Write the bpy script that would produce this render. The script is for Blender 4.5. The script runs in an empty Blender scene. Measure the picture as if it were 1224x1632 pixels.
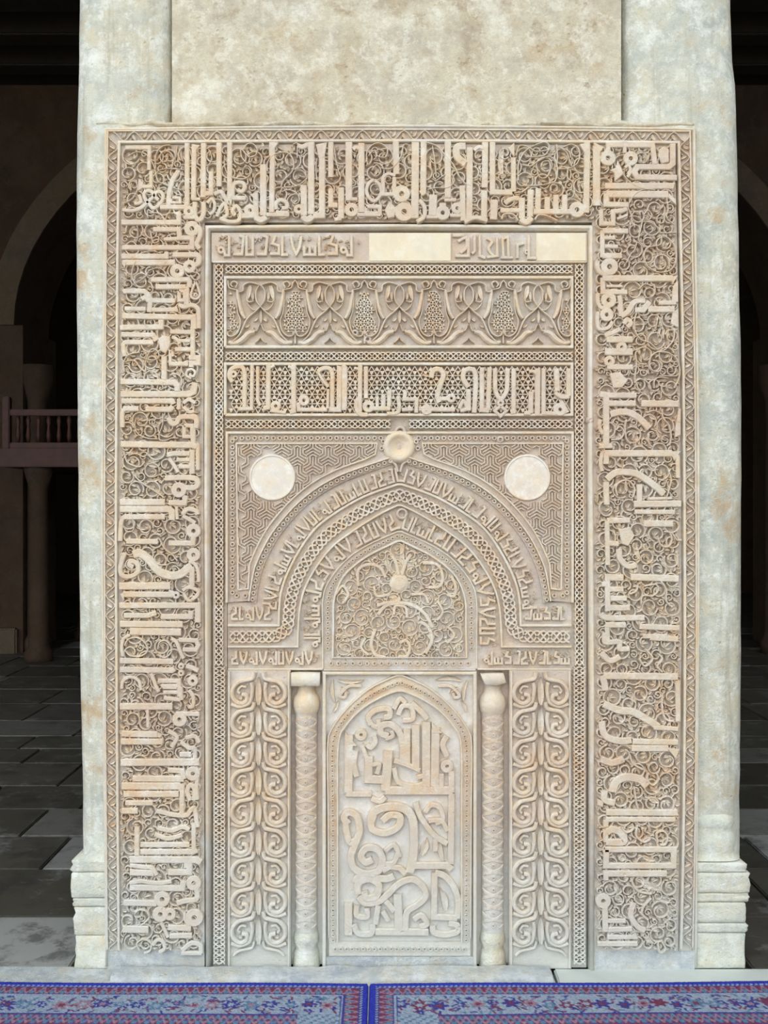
import bpy, bmesh, math, random
from mathutils import Vector
RND = random.Random(7)
sc = bpy.context.scene
COL = sc.collection

# ------------------------------------------------------------------ camera, world, exposure
S = 430.0                      # photo pixels per metre on the face of the carved panel
F = 1650.0                     # focal length in pixels of the 1224 px wide frame
CX, CY, YF = 612.0, 816.0, 1545.0
CAMZ = (YF - CY) / S
CAMY = -(F / S + 12 / S)
cam_d = bpy.data.cameras.new('camera')
cam_d.sensor_fit = 'HORIZONTAL'
cam_d.sensor_width = 36.0
cam_d.lens = F / 1224.0 * 36.0
cam = bpy.data.objects.new('camera', cam_d)
COL.objects.link(cam)
cam.location = (0, CAMY, CAMZ)
cam.rotation_euler = (math.radians(90), 0, 0)
sc.camera = cam

world = bpy.data.worlds.new('overcast_sky')
sc.world = world
world.use_nodes = True
bg = world.node_tree.nodes['Background']
bg.inputs[0].default_value = (0.93, 0.97, 1.0, 1)
bg.inputs[1].default_value = 1.25
sun_d = bpy.data.lights.new('sun', 'SUN')
sun_d.energy = 1.0
sun_d.angle = math.radians(3)
sun_d.color = (1.0, 0.94, 0.85)
sun_o = bpy.data.objects.new('sun', sun_d)
COL.objects.link(sun_o)
sun_o.rotation_euler = (math.radians(-18), math.radians(-28), 0)   # shines onto the court, from behind the hall
sc.view_settings.view_transform = 'Standard'
sc.view_settings.look = 'None'
sc.view_settings.gamma = 1.0
sc.view_settings.use_curve_mapping = False
sc.view_settings.exposure = 1.08
sc.cycles.max_bounces = 6
sc.cycles.diffuse_bounces = 4

# ------------------------------------------------------------------ materials
def nodes_of(name):
    m = bpy.data.materials.new(name)
    m.use_nodes = True
    nt = m.node_tree
    return m, nt, nt.nodes, nt.links, nt.nodes['Principled BSDF']

def noise(N, L, co, scale, detail=6, rough=0.6):
    n = N.new('ShaderNodeTexNoise')
    n.inputs['Scale'].default_value = scale
    n.inputs['Detail'].default_value = detail
    n.inputs['Roughness'].default_value = rough
    L.new(co, n.inputs['Vector'])
    return n.outputs['Fac']

def ramp(N, L, fac, stops):
    r = N.new('ShaderNodeValToRGB')
    e = r.color_ramp.elements
    while len(e) < len(stops):
        e.new(0.5)
    for el, (p, c) in zip(e, stops):
        el.position = p
        el.color = (c[0], c[1], c[2], 1) if not isinstance(c, (int, float)) else (c, c, c, 1)
    L.new(fac, r.inputs[0])
    return r.outputs[0]

def mixc(N, L, fac, a, b, mode='MIX'):
    m = N.new('ShaderNodeMix')
    m.data_type = 'RGBA'
    m.blend_type = mode
    for sock, v in ((m.inputs[0], fac), (m.inputs[6], a), (m.inputs[7], b)):
        if isinstance(v, (int, float)):
            sock.default_value = v
        elif isinstance(v, tuple):
            sock.default_value = (v[0], v[1], v[2], 1)
        else:
            L.new(v, sock)
    return m.outputs[2]

def maprange(N, L, v, a, b, c=0.0, d=1.0):
    m = N.new('ShaderNodeMapRange')
    m.inputs[1].default_value, m.inputs[2].default_value = a, b
    m.inputs[3].default_value, m.inputs[4].default_value = c, d
    L.new(v, m.inputs[0])
    return m.outputs[0]

def math2(N, L, op, a, b):
    m = N.new('ShaderNodeMath')
    m.operation = op
    for s, v in ((m.inputs[0], a), (m.inputs[1], b)):
        if isinstance(v, (int, float)):
            s.default_value = v
        else:
            L.new(v, s)
    return m.outputs[0]

def plaster(name, base, warm, grey, white, wamt=0.6, damp=None, bump=0.5, sc1=2.2, rust=0.0, streak=0.0, rough=0.9, flake=0.35, tint=0.0):
    """old lime plaster: patches of tone, flaking whitewash, rusty stains and a damp foot"""
    m, nt, N, L, P = nodes_of(name)
    co = N.new('ShaderNodeNewGeometry').outputs['Position']
    n1 = noise(N, L, co, sc1, 5, 0.65)
    n2 = noise(N, L, co, sc1 * 4.3, 6, 0.7)
    n3 = noise(N, L, co, 38, 5, 0.7)
    c = ramp(N, L, n1, [(0.38, grey), (0.5, base), (0.61, warm)])
    c2 = ramp(N, L, n2, [(0.41, grey), (0.52, base), (0.63, warm)])
    c = mixc(N, L, 0.5, c, c2)
    wf = maprange(N, L, noise(N, L, co, sc1 * 2.6, 8, 0.74), 0.50, 0.64)
    c = mixc(N, L, math2(N, L, 'MULTIPLY', wf, wamt), c, white)
    ff = maprange(N, L, noise(N, L, co, sc1 * 7.0, 7, 0.75), 0.55, 0.60)
    c = mixc(N, L, math2(N, L, 'MULTIPLY', ff, flake), c, white)
    gf = maprange(N, L, noise(N, L, co, sc1 * 5.0 + 3.1, 7, 0.75), 0.56, 0.63)
    c = mixc(N, L, math2(N, L, 'MULTIPLY', gf, flake), c, grey)
    tf = maprange(N, L, noise(N, L, co, 1.25, 5, 0.7), 0.47, 0.60)
    c = mixc(N, L, math2(N, L, 'MULTIPLY', tf, tint), c, (0.54, 0.41, 0.33))
    if rust:
        rf = maprange(N, L, noise(N, L, co, 3.3, 6, 0.66), 0.565, 0.645)
        c = mixc(N, L, math2(N, L, 'MULTIPLY', rf, rust), c, (0.46, 0.29, 0.13))
    if streak:
        mp = N.new('ShaderNodeMapping')
        mp.inputs['Scale'].default_value = (9, 9, 0.8)
        L.new(co, mp.inputs[0])
        sf = maprange(N, L, noise(N, L, mp.outputs[0], 1.6, 7, 0.7), 0.52, 0.66)
        c = mixc(N, L, math2(N, L, 'MULTIPLY', sf, streak), c, (0.36, 0.33, 0.25))
    if damp:
        sx = N.new('ShaderNodeSeparateXYZ')
        L.new(co, sx.inputs[0])
        zz = math2(N, L, 'ADD', sx.outputs[2], math2(N, L, 'MULTIPLY', noise(N, L, co, 5.5, 6, 0.7), -0.55))
        df = maprange(N, L, zz, -0.26, 0.30, 0.85, 0.0)
        c = mixc(N, L, df, c, damp)
    c = mixc(N, L, 0.30, c, ramp(N, L, n3, [(0.3, 0.42), (0.7, 0.62)]), 'OVERLAY')
    L.new(c, P.inputs['Base Color'])
    P.inputs['Roughness'].default_value = rough
    P.inputs['Specular IOR Level'].default_value = 0.15
    h = math2(N, L, 'ADD', math2(N, L, 'MULTIPLY', n3, 0.6), math2(N, L, 'MULTIPLY', noise(N, L, co, 150, 3, 0.6), 0.35))
    pit = N.new('ShaderNodeTexVoronoi')
    pit.inputs['Scale'].default_value = 34
    L.new(co, pit.inputs['Vector'])
    pf = math2(N, L, 'MULTIPLY', maprange(N, L, pit.outputs['Distance'], 0.08, 0.25, -0.4, 0.0), maprange(N, L, n2, 0.5, 0.6))
    h = math2(N, L, 'ADD', h, pf)
    h = math2(N, L, 'ADD', h, math2(N, L, 'MULTIPLY', wf, 0.10))
    b = N.new('ShaderNodeBump')
    b.inputs['Strength'].default_value = bump
    b.inputs['Distance'].default_value = 0.010
    L.new(h, b.inputs['Height'])
    L.new(b.outputs[0], P.inputs['Normal'])
    return m

DAMP = (0.57, 0.60, 0.56)
M = {}
M['ground'] = plaster('stucco_ground', (0.55, 0.48, 0.40), (0.58, 0.45, 0.33), (0.47, 0.43, 0.40), (0.70, 0.67, 0.64), 0.5, DAMP, 0.6, sc1=3, tint=0.42)
M['whiteground'] = plaster('niche_whitewash', (0.66, 0.62, 0.56), (0.64, 0.54, 0.42), (0.58, 0.56, 0.54), (0.80, 0.79, 0.77), 0.8, DAMP, 0.5, sc1=3)
M['carve'] = plaster('stucco_carving', (0.66, 0.56, 0.42), (0.64, 0.45, 0.29), (0.57, 0.51, 0.44), (0.77, 0.74, 0.68), 0.55, DAMP, 0.55, sc1=3.6, tint=0.42)
M['fillet'] = plaster('stucco_fillet', (0.68, 0.60, 0.46), (0.68, 0.52, 0.34), (0.60, 0.56, 0.50), (0.78, 0.76, 0.72), 0.6, DAMP, 0.4, tint=0.25)
M['patch'] = plaster('smooth_repair_plaster', (0.74, 0.66, 0.50), (0.72, 0.60, 0.42), (0.68, 0.62, 0.50), (0.80, 0.76, 0.68), 0.3, None, 0.15)
M['roundel'] = plaster('roundel_plaster', (0.72, 0.66, 0.56), (0.70, 0.56, 0.42), (0.66, 0.62, 0.58), (0.84, 0.83, 0.80), 0.8, None, 0.2, sc1=5)
M['pier'] = plaster('whitewashed_pier', (0.58, 0.59, 0.51), (0.60, 0.54, 0.40), (0.42, 0.45, 0.42), (0.80, 0.82, 0.77), 0.8, (0.68, 0.72, 0.69), 0.8, sc1=2.8, rust=0.6, streak=0.6, flake=0.45)
M['wallup'] = plaster('stained_upper_plaster', (0.62, 0.57, 0.44), (0.37, 0.28, 0.18), (0.46, 0.42, 0.34), (0.82, 0.81, 0.71), 0.6, None, 0.9, sc1=2.3, rust=0.3, flake=0.4)
M['base'] = plaster('pier_base_stone', (0.64, 0.66, 0.56), (0.62, 0.57, 0.42), (0.50, 0.53, 0.48), (0.76, 0.79, 0.74), 0.7, None, 0.9, sc1=3.5, rust=0.3)
M['kerb'] = plaster('kerb_plaster', (0.48, 0.52, 0.52), (0.50, 0.47, 0.38), (0.34, 0.38, 0.42), (0.66, 0.70, 0.70), 0.6, None, 0.8, sc1=4)
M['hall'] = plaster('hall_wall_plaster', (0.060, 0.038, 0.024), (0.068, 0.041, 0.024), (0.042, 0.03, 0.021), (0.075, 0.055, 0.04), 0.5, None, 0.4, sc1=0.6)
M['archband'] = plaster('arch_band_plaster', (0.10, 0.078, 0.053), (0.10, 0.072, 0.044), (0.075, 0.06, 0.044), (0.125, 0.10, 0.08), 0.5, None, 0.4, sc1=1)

def simple(name, col, rough=0.8, var=0.3, scale=8):
    m, nt, N, L, P = nodes_of(name)
    co = N.new('ShaderNodeNewGeometry').outputs['Position']
    n = noise(N, L, co, scale, 6, 0.65)
    lo = tuple(c * (1 - var) for c in col)
    hi = tuple(min(1, c * (1 + var)) for c in col)
    L.new(ramp(N, L, n, [(0.3, lo), (0.7, hi)]), P.inputs['Base Color'])
    P.inputs['Roughness'].default_value = rough
    b = N.new('ShaderNodeBump')
    b.inputs['Strength'].default_value = 0.3
    b.inputs['Distance'].default_value = 0.01
    L.new(n, b.inputs['Height'])
    L.new(b.outputs[0], P.inputs['Normal'])
    return m
M['wood'] = simple('dark_red_wood', (0.055, 0.014, 0.006), 0.6)
M['beam'] = simple('dark_ceiling_wood', (0.018, 0.012, 0.008), 0.8)
M['court'] = simple('court_paving', (0.26, 0.24, 0.20), 0.9, 0.15, 1)
M['floorbase'] = simple('floor_bed', (0.10, 0.095, 0.08), 0.9)
M['paleslab'] = simple('pale_slab', (0.56, 0.61, 0.58), 0.6, 0.08, 6)

def slab_mat():
    m, nt, N, L, P = nodes_of('worn_marble_slab')
    co = N.new('ShaderNodeNewGeometry').outputs['Position']
    oi = N.new('ShaderNodeObjectInfo').outputs['Random']
    c = ramp(N, L, oi, [(0.0, (0.055, 0.052, 0.042)), (0.5, (0.10, 0.095, 0.078)), (0.80, (0.075, 0.066, 0.055)), (0.90, (0.22, 0.225, 0.21)), (1.0, (0.32, 0.33, 0.32))])
    n = noise(N, L, co, 5, 8, 0.72)
    c = mixc(N, L, maprange(N, L, n, 0.50, 0.60, 0, 0.6), c, (0.035, 0.034, 0.034))
    c = mixc(N, L, maprange(N, L, noise(N, L, co, 4.3, 8, 0.75), 0.54, 0.64, 0, 0.5), c, (0.27, 0.285, 0.28))
    L.new(c, P.inputs['Base Color'])
    P.inputs['Roughness'].default_value = 0.45
    b = N.new('ShaderNodeBump')
    b.inputs['Strength'].default_value = 0.25
    b.inputs['Distance'].default_value = 0.01
    L.new(n, b.inputs['Height'])
    L.new(b.outputs[0], P.inputs['Normal'])
    return m
M['slab'] = slab_mat()

def carpet_mat():
    m, nt, N, L, P = nodes_of('woven_carpet')
    a = N.new('ShaderNodeVertexColor')
    a.layer_name = 'knots'
    co = N.new('ShaderNodeNewGeometry').outputs['Position']
    n = noise(N, L, co, 260, 2, 0.5)
    L.new(mixc(N, L, 0.35, a.outputs[0], ramp(N, L, n, [(0.3, 0.35), (0.7, 0.65)]), 'OVERLAY'), P.inputs['Base Color'])
    P.inputs['Roughness'].default_value = 0.95
    P.inputs['Specular IOR Level'].default_value = 0.05
    b = N.new('ShaderNodeBump')
    b.inputs['Strength'].default_value = 0.5
    b.inputs['Distance'].default_value = 0.003
    L.new(n, b.inputs['Height'])
    L.new(b.outputs[0], P.inputs['Normal'])
    return m
M['carpet'] = carpet_mat()

# ------------------------------------------------------------------ mesh tools
def P3(x, y, l):
    return ((x - CX) / S, -l / S, (YF - y) / S)

class MB:
    def __init__(s):
        s.v = []; s.f = []
    def add(s, vs, fs):
        o = len(s.v)
        s.v.extend(vs)
        s.f.extend(tuple(i + o for i in f) for f in fs)
    def build(s, name, mat, parent=None, smooth=False, recalc=True):
        me = bpy.data.meshes.new(name)
        me.from_pydata(s.v, [], s.f)
        if recalc:
            bm = bmesh.new(); bm.from_mesh(me)
            bmesh.ops.recalc_face_normals(bm, faces=bm.faces[:])
            bm.to_mesh(me); bm.free()
        if smooth:
            me.polygons.foreach_set('use_smooth', [True] * len(me.polygons))
        me.materials.append(M[mat])
        o = bpy.data.objects.new(name, me)
        COL.objects.link(o)
        if parent is not None:
            o.parent = parent
            off = Vector((0, 0, 0))
            p = parent
            while p is not None:
                off += Vector(p.location)
                p = p.parent
            o.location = -off
        return o

def tag(o, label=None, cat=None, group=None, kind=None):
    if label: o['label'] = label
    if cat: o['category'] = cat
    if group: o['group'] = group
    if kind: o['kind'] = kind
    return o

def empty(name, loc, label, cat, group=None):
    o = bpy.data.objects.new(name, None)
    o.empty_display_size = 0.1
    COL.objects.link(o)
    o.location = loc
    return tag(o, label, cat, group)

def box(mb, x0, x1, y0, y1, z0, z1, b=0.0):
    """world-space box, optionally with its edges worn round"""
    if b <= 0:
        v = [(x, y, z) for z in (z0, z1) for y in (y0, y1) for x in (x0, x1)]
        mb.add(v, [(0, 1, 3, 2), (4, 6, 7, 5), (0, 4, 5, 1), (2, 3, 7, 6), (0, 2, 6, 4), (1, 5, 7, 3)])
        return
    bm = bmesh.new()
    bmesh.ops.create_cube(bm, size=1)
    for v in bm.verts:
        v.co = Vector(((x0 + x1) / 2 + v.co.x * (x1 - x0), (y0 + y1) / 2 + v.co.y * (y1 - y0), (z0 + z1) / 2 + v.co.z * (z1 - z0)))
    bmesh.ops.bevel(bm, geom=bm.edges[:], offset=b, segments=2, affect='EDGES', clamp_overlap=True)
    bm.verts.index_update()
    mb.add([tuple(v.co) for v in bm.verts], [tuple(v.index for v in f.verts) for f in bm.faces])
    bm.free()

def dist(a, b):
    return math.hypot(a[0] - b[0], a[1] - b[1])

def catmull(p, n=5, closed=False):
    if len(p) < 3:
        return list(p)
    out = []
    m = len(p)
    rng = range(m) if closed else range(m - 1)
    for i in rng:
        if closed:
            a, b, c, d = p[(i - 1) % m], p[i], p[(i + 1) % m], p[(i + 2) % m]
        else:
            a, b, c, d = p[max(i - 1, 0)], p[i], p[i + 1], p[min(i + 2, m - 1)]
        for k in range(n):
            t = k / n
            out.append(tuple(0.5 * (2 * b[j] + (c[j] - a[j]) * t + (2 * a[j] - 5 * b[j] + 4 * c[j] - d[j]) * t * t + (3 * b[j] - a[j] - 3 * c[j] + d[j]) * t ** 3) for j in (0, 1)))
    if not closed:
        out.append(tuple(p[-1]))
    return out

def resample(p, n):
    d = [0]
    for a, b in zip(p, p[1:]):
        d.append(d[-1] + dist(a, b))
    out = []
    j = 0
    for k in range(n):
        t = d[-1] * k / (n - 1)
        while j < len(d) - 2 and d[j + 1] < t:
            j += 1
        u = (t - d[j]) / max(d[j + 1] - d[j], 1e-9)
        out.append((p[j][0] + (p[j + 1][0] - p[j][0]) * u, p[j][1] + (p[j + 1][1] - p[j][1]) * u))
    return out

def ribbon(mb, pts, w, z0, z1, prof='bar', closed=False):
    """a raised band of stucco along a path; w may be a list"""
    q = [pts[0]]
    for p in pts[1:]:
        if dist(p, q[-1]) > 0.05:
            q.append(p)
    pts = q
    n = len(pts)
    if n < 2:
        return
    ws = w if isinstance(w, list) else [w] * n
    if len(ws) != n:
        ws = [ws[min(int(i * len(ws) / n), len(ws) - 1)] for i in range(n)]
    rows = []
    for i, p in enumerate(pts):
        if closed:
            a, b = pts[i - 1], pts[(i + 1) % n]
        else:
            a, b = pts[max(i - 1, 0)], pts[min(i + 1, n - 1)]
        d1 = (p[0] - a[0], p[1] - a[1]); d2 = (b[0] - p[0], b[1] - p[1])
        l1, l2 = math.hypot(*d1), math.hypot(*d2)
        if l1 < 1e-6: d1, l1 = d2, l2
        if l2 < 1e-6: d2, l2 = d1, l1
        d1 = (d1[0] / l1, d1[1] / l1); d2 = (d2[0] / l2, d2[1] / l2)
        tx, ty = d1[0] + d2[0], d1[1] + d2[1]
        tl = math.hypot(tx, ty)
        if tl < 1e-3:
            tx, ty, tl = d1[0], d1[1], 1
        tx, ty = tx / tl, ty / tl
        k = 1.0 / max(0.62, tx * d1[0] + ty * d1[1])
        nx, ny = -ty * k, tx * k
        h = ws[i] / 2
        zt = z1[i] if isinstance(z1, list) else z1
        if prof == 'bar':
            b_ = min(1.3, h * 0.4)
            pr = [(-h - 0.5, z0), (-h, zt - b_), (-h + b_, zt), (h - b_, zt), (h, zt - b_), (h + 0.5, z0)]
        elif prof == 'round':
            hh = zt - z0
            pr = [(-h, z0), (-h * 0.8, z0 + hh * 0.7), (-h * 0.3, zt), (h * 0.3, zt), (h * 0.8, z0 + hh * 0.7), (h, z0)]
        else:   # thin
            pr = [(-h, z0), (-h * 0.55, zt), (h * 0.55, zt), (h, z0)]
        rows.append([P3(p[0] + nx * o, p[1] + ny * o, z) for o, z in pr])
    m = len(rows[0])
    vs = [v for r in rows for v in r]
    fs = []
    for i in range(n if closed else n - 1):
        j = (i + 1) % n
        for k in range(m - 1):
            fs.append((i * m + k, i * m + k + 1, j * m + k + 1, j * m + k))
    if not closed:
        fs.append(tuple(range(m)))
        fs.append(tuple((n - 1) * m + k for k in reversed(range(m))))
    mb.add(vs, fs)

def plate(mb, poly, z1, z0=-9.0):
    """flat slab with a polygon outline"""
    n = len(poly)
    vs = [P3(x, y, z1) for x, y in poly] + [P3(x, y, z0) for x, y in poly]
    mb.add(vs, [tuple(range(n))] + [(i, (i + 1) % n, (i + 1) % n + n, i + n) for i in range(n)])

def lump(mb, poly, z0, z1, b=1.4):
    """polygon of raised stucco with a bevelled rim"""
    n = len(poly)
    cx = sum(p[0] for p in poly) / n; cy = sum(p[1] for p in poly) / n
    def shr(p, d):
        l = max(dist(p, (cx, cy)), 1e-6)
        return (p[0] - (p[0] - cx) / l * d, p[1] - (p[1] - cy) / l * d)
    vs = [P3(x, y, z0) for x, y in poly] + [P3(x, y, z1 - b) for x, y in poly] + [P3(*shr(p, b), z1) for p in poly]
    fs = [tuple(range(2 * n, 3 * n))]
    for k in (0, 1):
        fs += [(k * n + i, k * n + (i + 1) % n, (k + 1) * n + (i + 1) % n, (k + 1) * n + i) for i in range(n)]
    mb.add(vs, fs)

def lathe(mb, cx, cy, prof, n=20, ex=1.0, ey=1.0):
    """turned boss facing the viewer: prof = [(radius, level)]"""
    vs, fs = [], []
    for r, z in prof:
        vs += [P3(cx + math.cos(2 * math.pi * k / n) * r * ex, cy + math.sin(2 * math.pi * k / n) * r * ey, z) for k in range(n)]
    for i in range(len(prof) - 1):
        fs += [(i * n + k, i * n + (k + 1) % n, (i + 1) * n + (k + 1) % n, (i + 1) * n + k) for k in range(n)]
    fs.append(tuple((len(prof) - 1) * n + k for k in range(n)))
    mb.add(vs, fs)

def eye(mb, cx, cy, r, hole, z0, z1, n=14):
    """round letter head with a drilled centre"""
    lathe(mb, cx, cy, [(r + 0.4, z0), (r, z1 - 1), (r - 1, z1), (hole + 0.3, z1), (hole * 0.5, z0 + 0.5)], n)

def leaf(mb, a, b, w, z0, z1, bend=0.0):
    """pointed leaf with a creased midrib"""
    n = 5
    dx, dy = b[0] - a[0], b[1] - a[1]
    l = math.hypot(dx, dy)
    if l < 0.5:
        return
    tx, ty = dx / l, dy / l
    nx, ny = -ty, tx
    vs, fs = [], []
    for i in range(n):
        t = i / (n - 1)
        h = w * 0.5 * (math.sin(math.pi * min(1, 0.12 + 0.88 * t)) ** 0.8 if t < 1 else 0.03)
        o = bend * l * math.sin(math.pi * t)
        x, y = a[0] + dx * t + nx * o, a[1] + dy * t + ny * o
        for k, z in ((-1.0, z0), (-0.72, z1), (0.0, z1 - min(2.2, (z1 - z0) * 0.3)), (0.72, z1), (1.0, z0)):
            vs.append(P3(x + nx * h * k, y + ny * h * k, z))
    for i in range(n - 1):
        for k in range(4):
            fs.append((i * 5 + k, i * 5 + k + 1, i * 5 + 5 + k + 1, i * 5 + 5 + k))
    fs.append((0, 1, 2, 3, 4))
    mb.add(vs, fs)

def inside(p, poly):
    c = False
    j = len(poly) - 1
    for i in range(len(poly)):
        if (poly[i][1] > p[1]) != (poly[j][1] > p[1]) and p[0] < (poly[j][0] - poly[i][0]) * (p[1] - poly[i][1]) / (poly[j][1] - poly[i][1]) + poly[i][0]:
            c = not c
        j = i
    return c

def rect(x0, y0, x1, y1):
    return [(x0, y0), (x1, y0), (x1, y1), (x0, y1)]

def strip(mb, A, B, z1, z0=-9.0, n=40):
    """curved slab between two outlines"""
    a, b = resample(A, n), resample(B, n)
    vs = []
    for p, q in zip(a, b):
        vs += [P3(*p, z0), P3(*p, z1), P3(*q, z1), P3(*q, z0)]
    fs = []
    for i in range(n - 1):
        for k in range(3):
            fs.append((i * 4 + k, i * 4 + k + 1, i * 4 + 4 + k + 1, i * 4 + 4 + k))
    fs += [(0, 1, 2, 3), tuple(4 * (n - 1) + k for k in (3, 2, 1, 0))]
    mb.add(vs, fs)

class Path:
    """walk along an outline: at(s, u) is s pixels along and u to the side"""
    def __init__(s, pts, step=2.0):
        L = sum(dist(a, b) for a, b in zip(pts, pts[1:]))
        s.n = max(2, int(L / step) + 1)
        s.p = resample(pts, s.n)
        s.L = L
    def at(s, d, u):
        t = min(max(d / s.L, 0), 1) * (s.n - 1)
        i = min(int(t), s.n - 2)
        f = t - i
        a, b = s.p[i], s.p[i + 1]
        i0, i1 = max(i - 1, 0), min(i + 2, s.n - 1)
        tx, ty = s.p[i1][0] - s.p[i0][0], s.p[i1][1] - s.p[i0][1]
        l = max(math.hypot(tx, ty), 1e-6)
        return (a[0] + (b[0] - a[0]) * f - ty / l * u, a[1] + (b[1] - a[1]) * f + tx / l * u)

def braid(mb, pts, amp, per, w, z0, z1, strands=4, eyes=False):
    pa = Path(pts)
    per = pa.L / max(1, round(pa.L / per))
    n = max(8, int(pa.L / (per / 10)))
    for k in range(0 if eyes else strands):
        ph = 2 * math.pi * k / strands
        line, zz = [], []
        for i in range(n + 1):
            s = pa.L * i / n
            line.append(pa.at(s, amp * math.sin(2 * math.pi * s / per + ph)))
            zz.append(z1 + 0.7 * math.cos(4 * math.pi * s / per + ph * 2 + (k % 2) * math.pi))
        ribbon_thin(mb, line, w, z0, zz)
    if eyes:
        m = max(1, int(2 * pa.L / per))
        for i in range(m):
            c = pa.at((i + 0.5) * pa.L / m, 0)
            lathe(mb, c[0], c[1], [(amp * 1.15, z0), (amp * 1.0, z1 + 1.4), (amp * 0.6, z1 + 1.4), (amp * 0.35, z0 - 0.5)], 9)

def ribbon_thin(mb, line, w, z0, zz):
    ribbon(mb, line, w, z0, zz, 'thin')

def zigzag(mb, pts, half, pitch, z0, z1):
    """half-palmette zigzag of the outermost border"""
    pa = Path(pts)
    n = max(2, round(pa.L / pitch))
    pitch = pa.L / n
    line = []
    for k in range(n + 1):
        line.append(pa.at(k * pitch, half if k % 2 else -half))
    cur = []
    for k in range(n):
        sg = -1 if k % 2 else 1
        for t in (0, 0.25, 0.5, 0.75):
            cur.append(pa.at((k + t) * pitch, sg * half * (-1 + 2 * (t * t * (3 - 2 * t)))))
    cur.append(line[-1])
    ribbon(mb, cur, 2.0, z0, z1, 'thin')
    for k in range(n):
        sg = -half if k % 2 else half
        if 0 < k:
            leaf(mb, pa.at((k - 0.16) * pitch, sg * -0.35), pa.at((k + 0.20) * pitch, sg * 1.0), 6.4, z0, z1 + 0.5, 0.06)
            leaf(mb, pa.at((k - 0.22) * pitch, sg * 0.30), pa.at((k - 0.42) * pitch, sg * 0.98), 3.6, z0, z1 - 0.4, 0.06)

def scroll(mb, poly, rmax, rmin, z0, z1, rng, w=2.3, dens=1.0, avoid=None):
    """vine scrollwork filling an outline: rolled tendrils, leaves and buds"""
    xs = [p[0] for p in poly]; ys = [p[1] for p in poly]
    x0, x1, y0, y1 = min(xs), max(xs), min(ys), max(ys)
    area = (x1 - x0) * (y1 - y0)
    cs = []
    def edge_ok(x, y, r):
        return all(inside((x + r * math.cos(a), y + r * math.sin(a)), poly) for a in (0, 0.785, 1.57, 2.356, 3.14, 3.927, 4.71, 5.5))
    for fr, tries in ((1.0, 3), (0.75, 6), (0.55, 10), (0.4, 14)):
        for _ in range(int(area / (rmax * rmax) * tries * dens)):
            r = max(rmin, rmax * fr * rng.uniform(0.85, 1.1))
            x, y = rng.uniform(x0, x1), rng.uniform(y0, y1)
            if not edge_ok(x, y, r * 0.95):
                continue
            if avoid and avoid(x, y, r):
                continue
            if any((x - c[0]) ** 2 + (y - c[1]) ** 2 < (r + c[2] + 0.5) ** 2 for c in cs):
                continue
            cs.append((x, y, r))
    for i, (x, y, r) in enumerate(cs):
        a0 = rng.uniform(0, 6.28)
        if i:
            j = min((k for k in range(len(cs)) if k != i), key=lambda k: dist(cs[k], (x, y)) - cs[k][2])
            a0 = math.atan2(cs[j][1] - y, cs[j][0] - x) + 0.5
        sg = rng.choice((-1, 1))
        n = 14 if r < 8 else 18
        line = []
        for k in range(n + 1):
            t = k / n
            rr = r * (1 - 0.10 * t) if t < 0.7 else r * (0.93 - (t - 0.7) * 1.75)
            a = a0 + sg * 2 * math.pi * (0.98 if r < 8 else 1.08) * t
            line.append((x + rr * math.cos(a), y + rr * math.sin(a)))
        zt = z1 + rng.uniform(-0.5, 0.3)
        ribbon(mb, line, w if r > 7 else w * 0.85, z0, zt, 'round')
        e, e1 = line[-1], line[-2]
        hd = math.atan2(y - e[1], x - e[0])
        if r < 6:
            lathe(mb, x, y, [(r * 0.42, z0), (r * 0.34, zt), (0.5, zt - 2)], 7)
        else:
            for da, le, wd in ((0, 0.95, 0.42), (0.75, 0.72, 0.36), (-0.75, 0.72, 0.36)):
                leaf(mb, e, (e[0] + r * le * math.cos(hd + da), e[1] + r * le * math.sin(hd + da)), r * wd, z0, zt, 0.12 if da > 0 else -0.12)
            for k in range(2):
                a = a0 + 2.6 * k * sg + 0.6
                p = (x + r * 0.95 * math.cos(a), y + r * 0.95 * math.sin(a))
                q = (x + r * 1.45 * math.cos(a + 0.35 * sg), y + r * 1.45 * math.sin(a + 0.35 * sg))
                if inside(q, poly):
                    leaf(mb, p, q, r * 0.45, z0, zt - 0.5, 0.2 * sg)
    for _ in range(int(area / 9 * dens)):
        x, y = rng.uniform(x0, x1), rng.uniform(y0, y1)
        if not edge_ok(x, y, 2.4) or (avoid and avoid(x, y, 2.5)):
            continue
        if any((x - c[0]) ** 2 + (y - c[1]) ** 2 < (c[2] + (1.8 if c[2] > 2.5 else 2.6)) ** 2 for c in cs):
            continue
        cs.append((x, y, 2.4))
        a = rng.uniform(0, 6.28)
        leaf(mb, (x - 4.8 * math.cos(a), y - 4.8 * math.sin(a)), (x + 4.8 * math.cos(a), y + 4.8 * math.sin(a)), 5.4, z0, z1 - rng.uniform(0, 1.5), 0.2)

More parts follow.
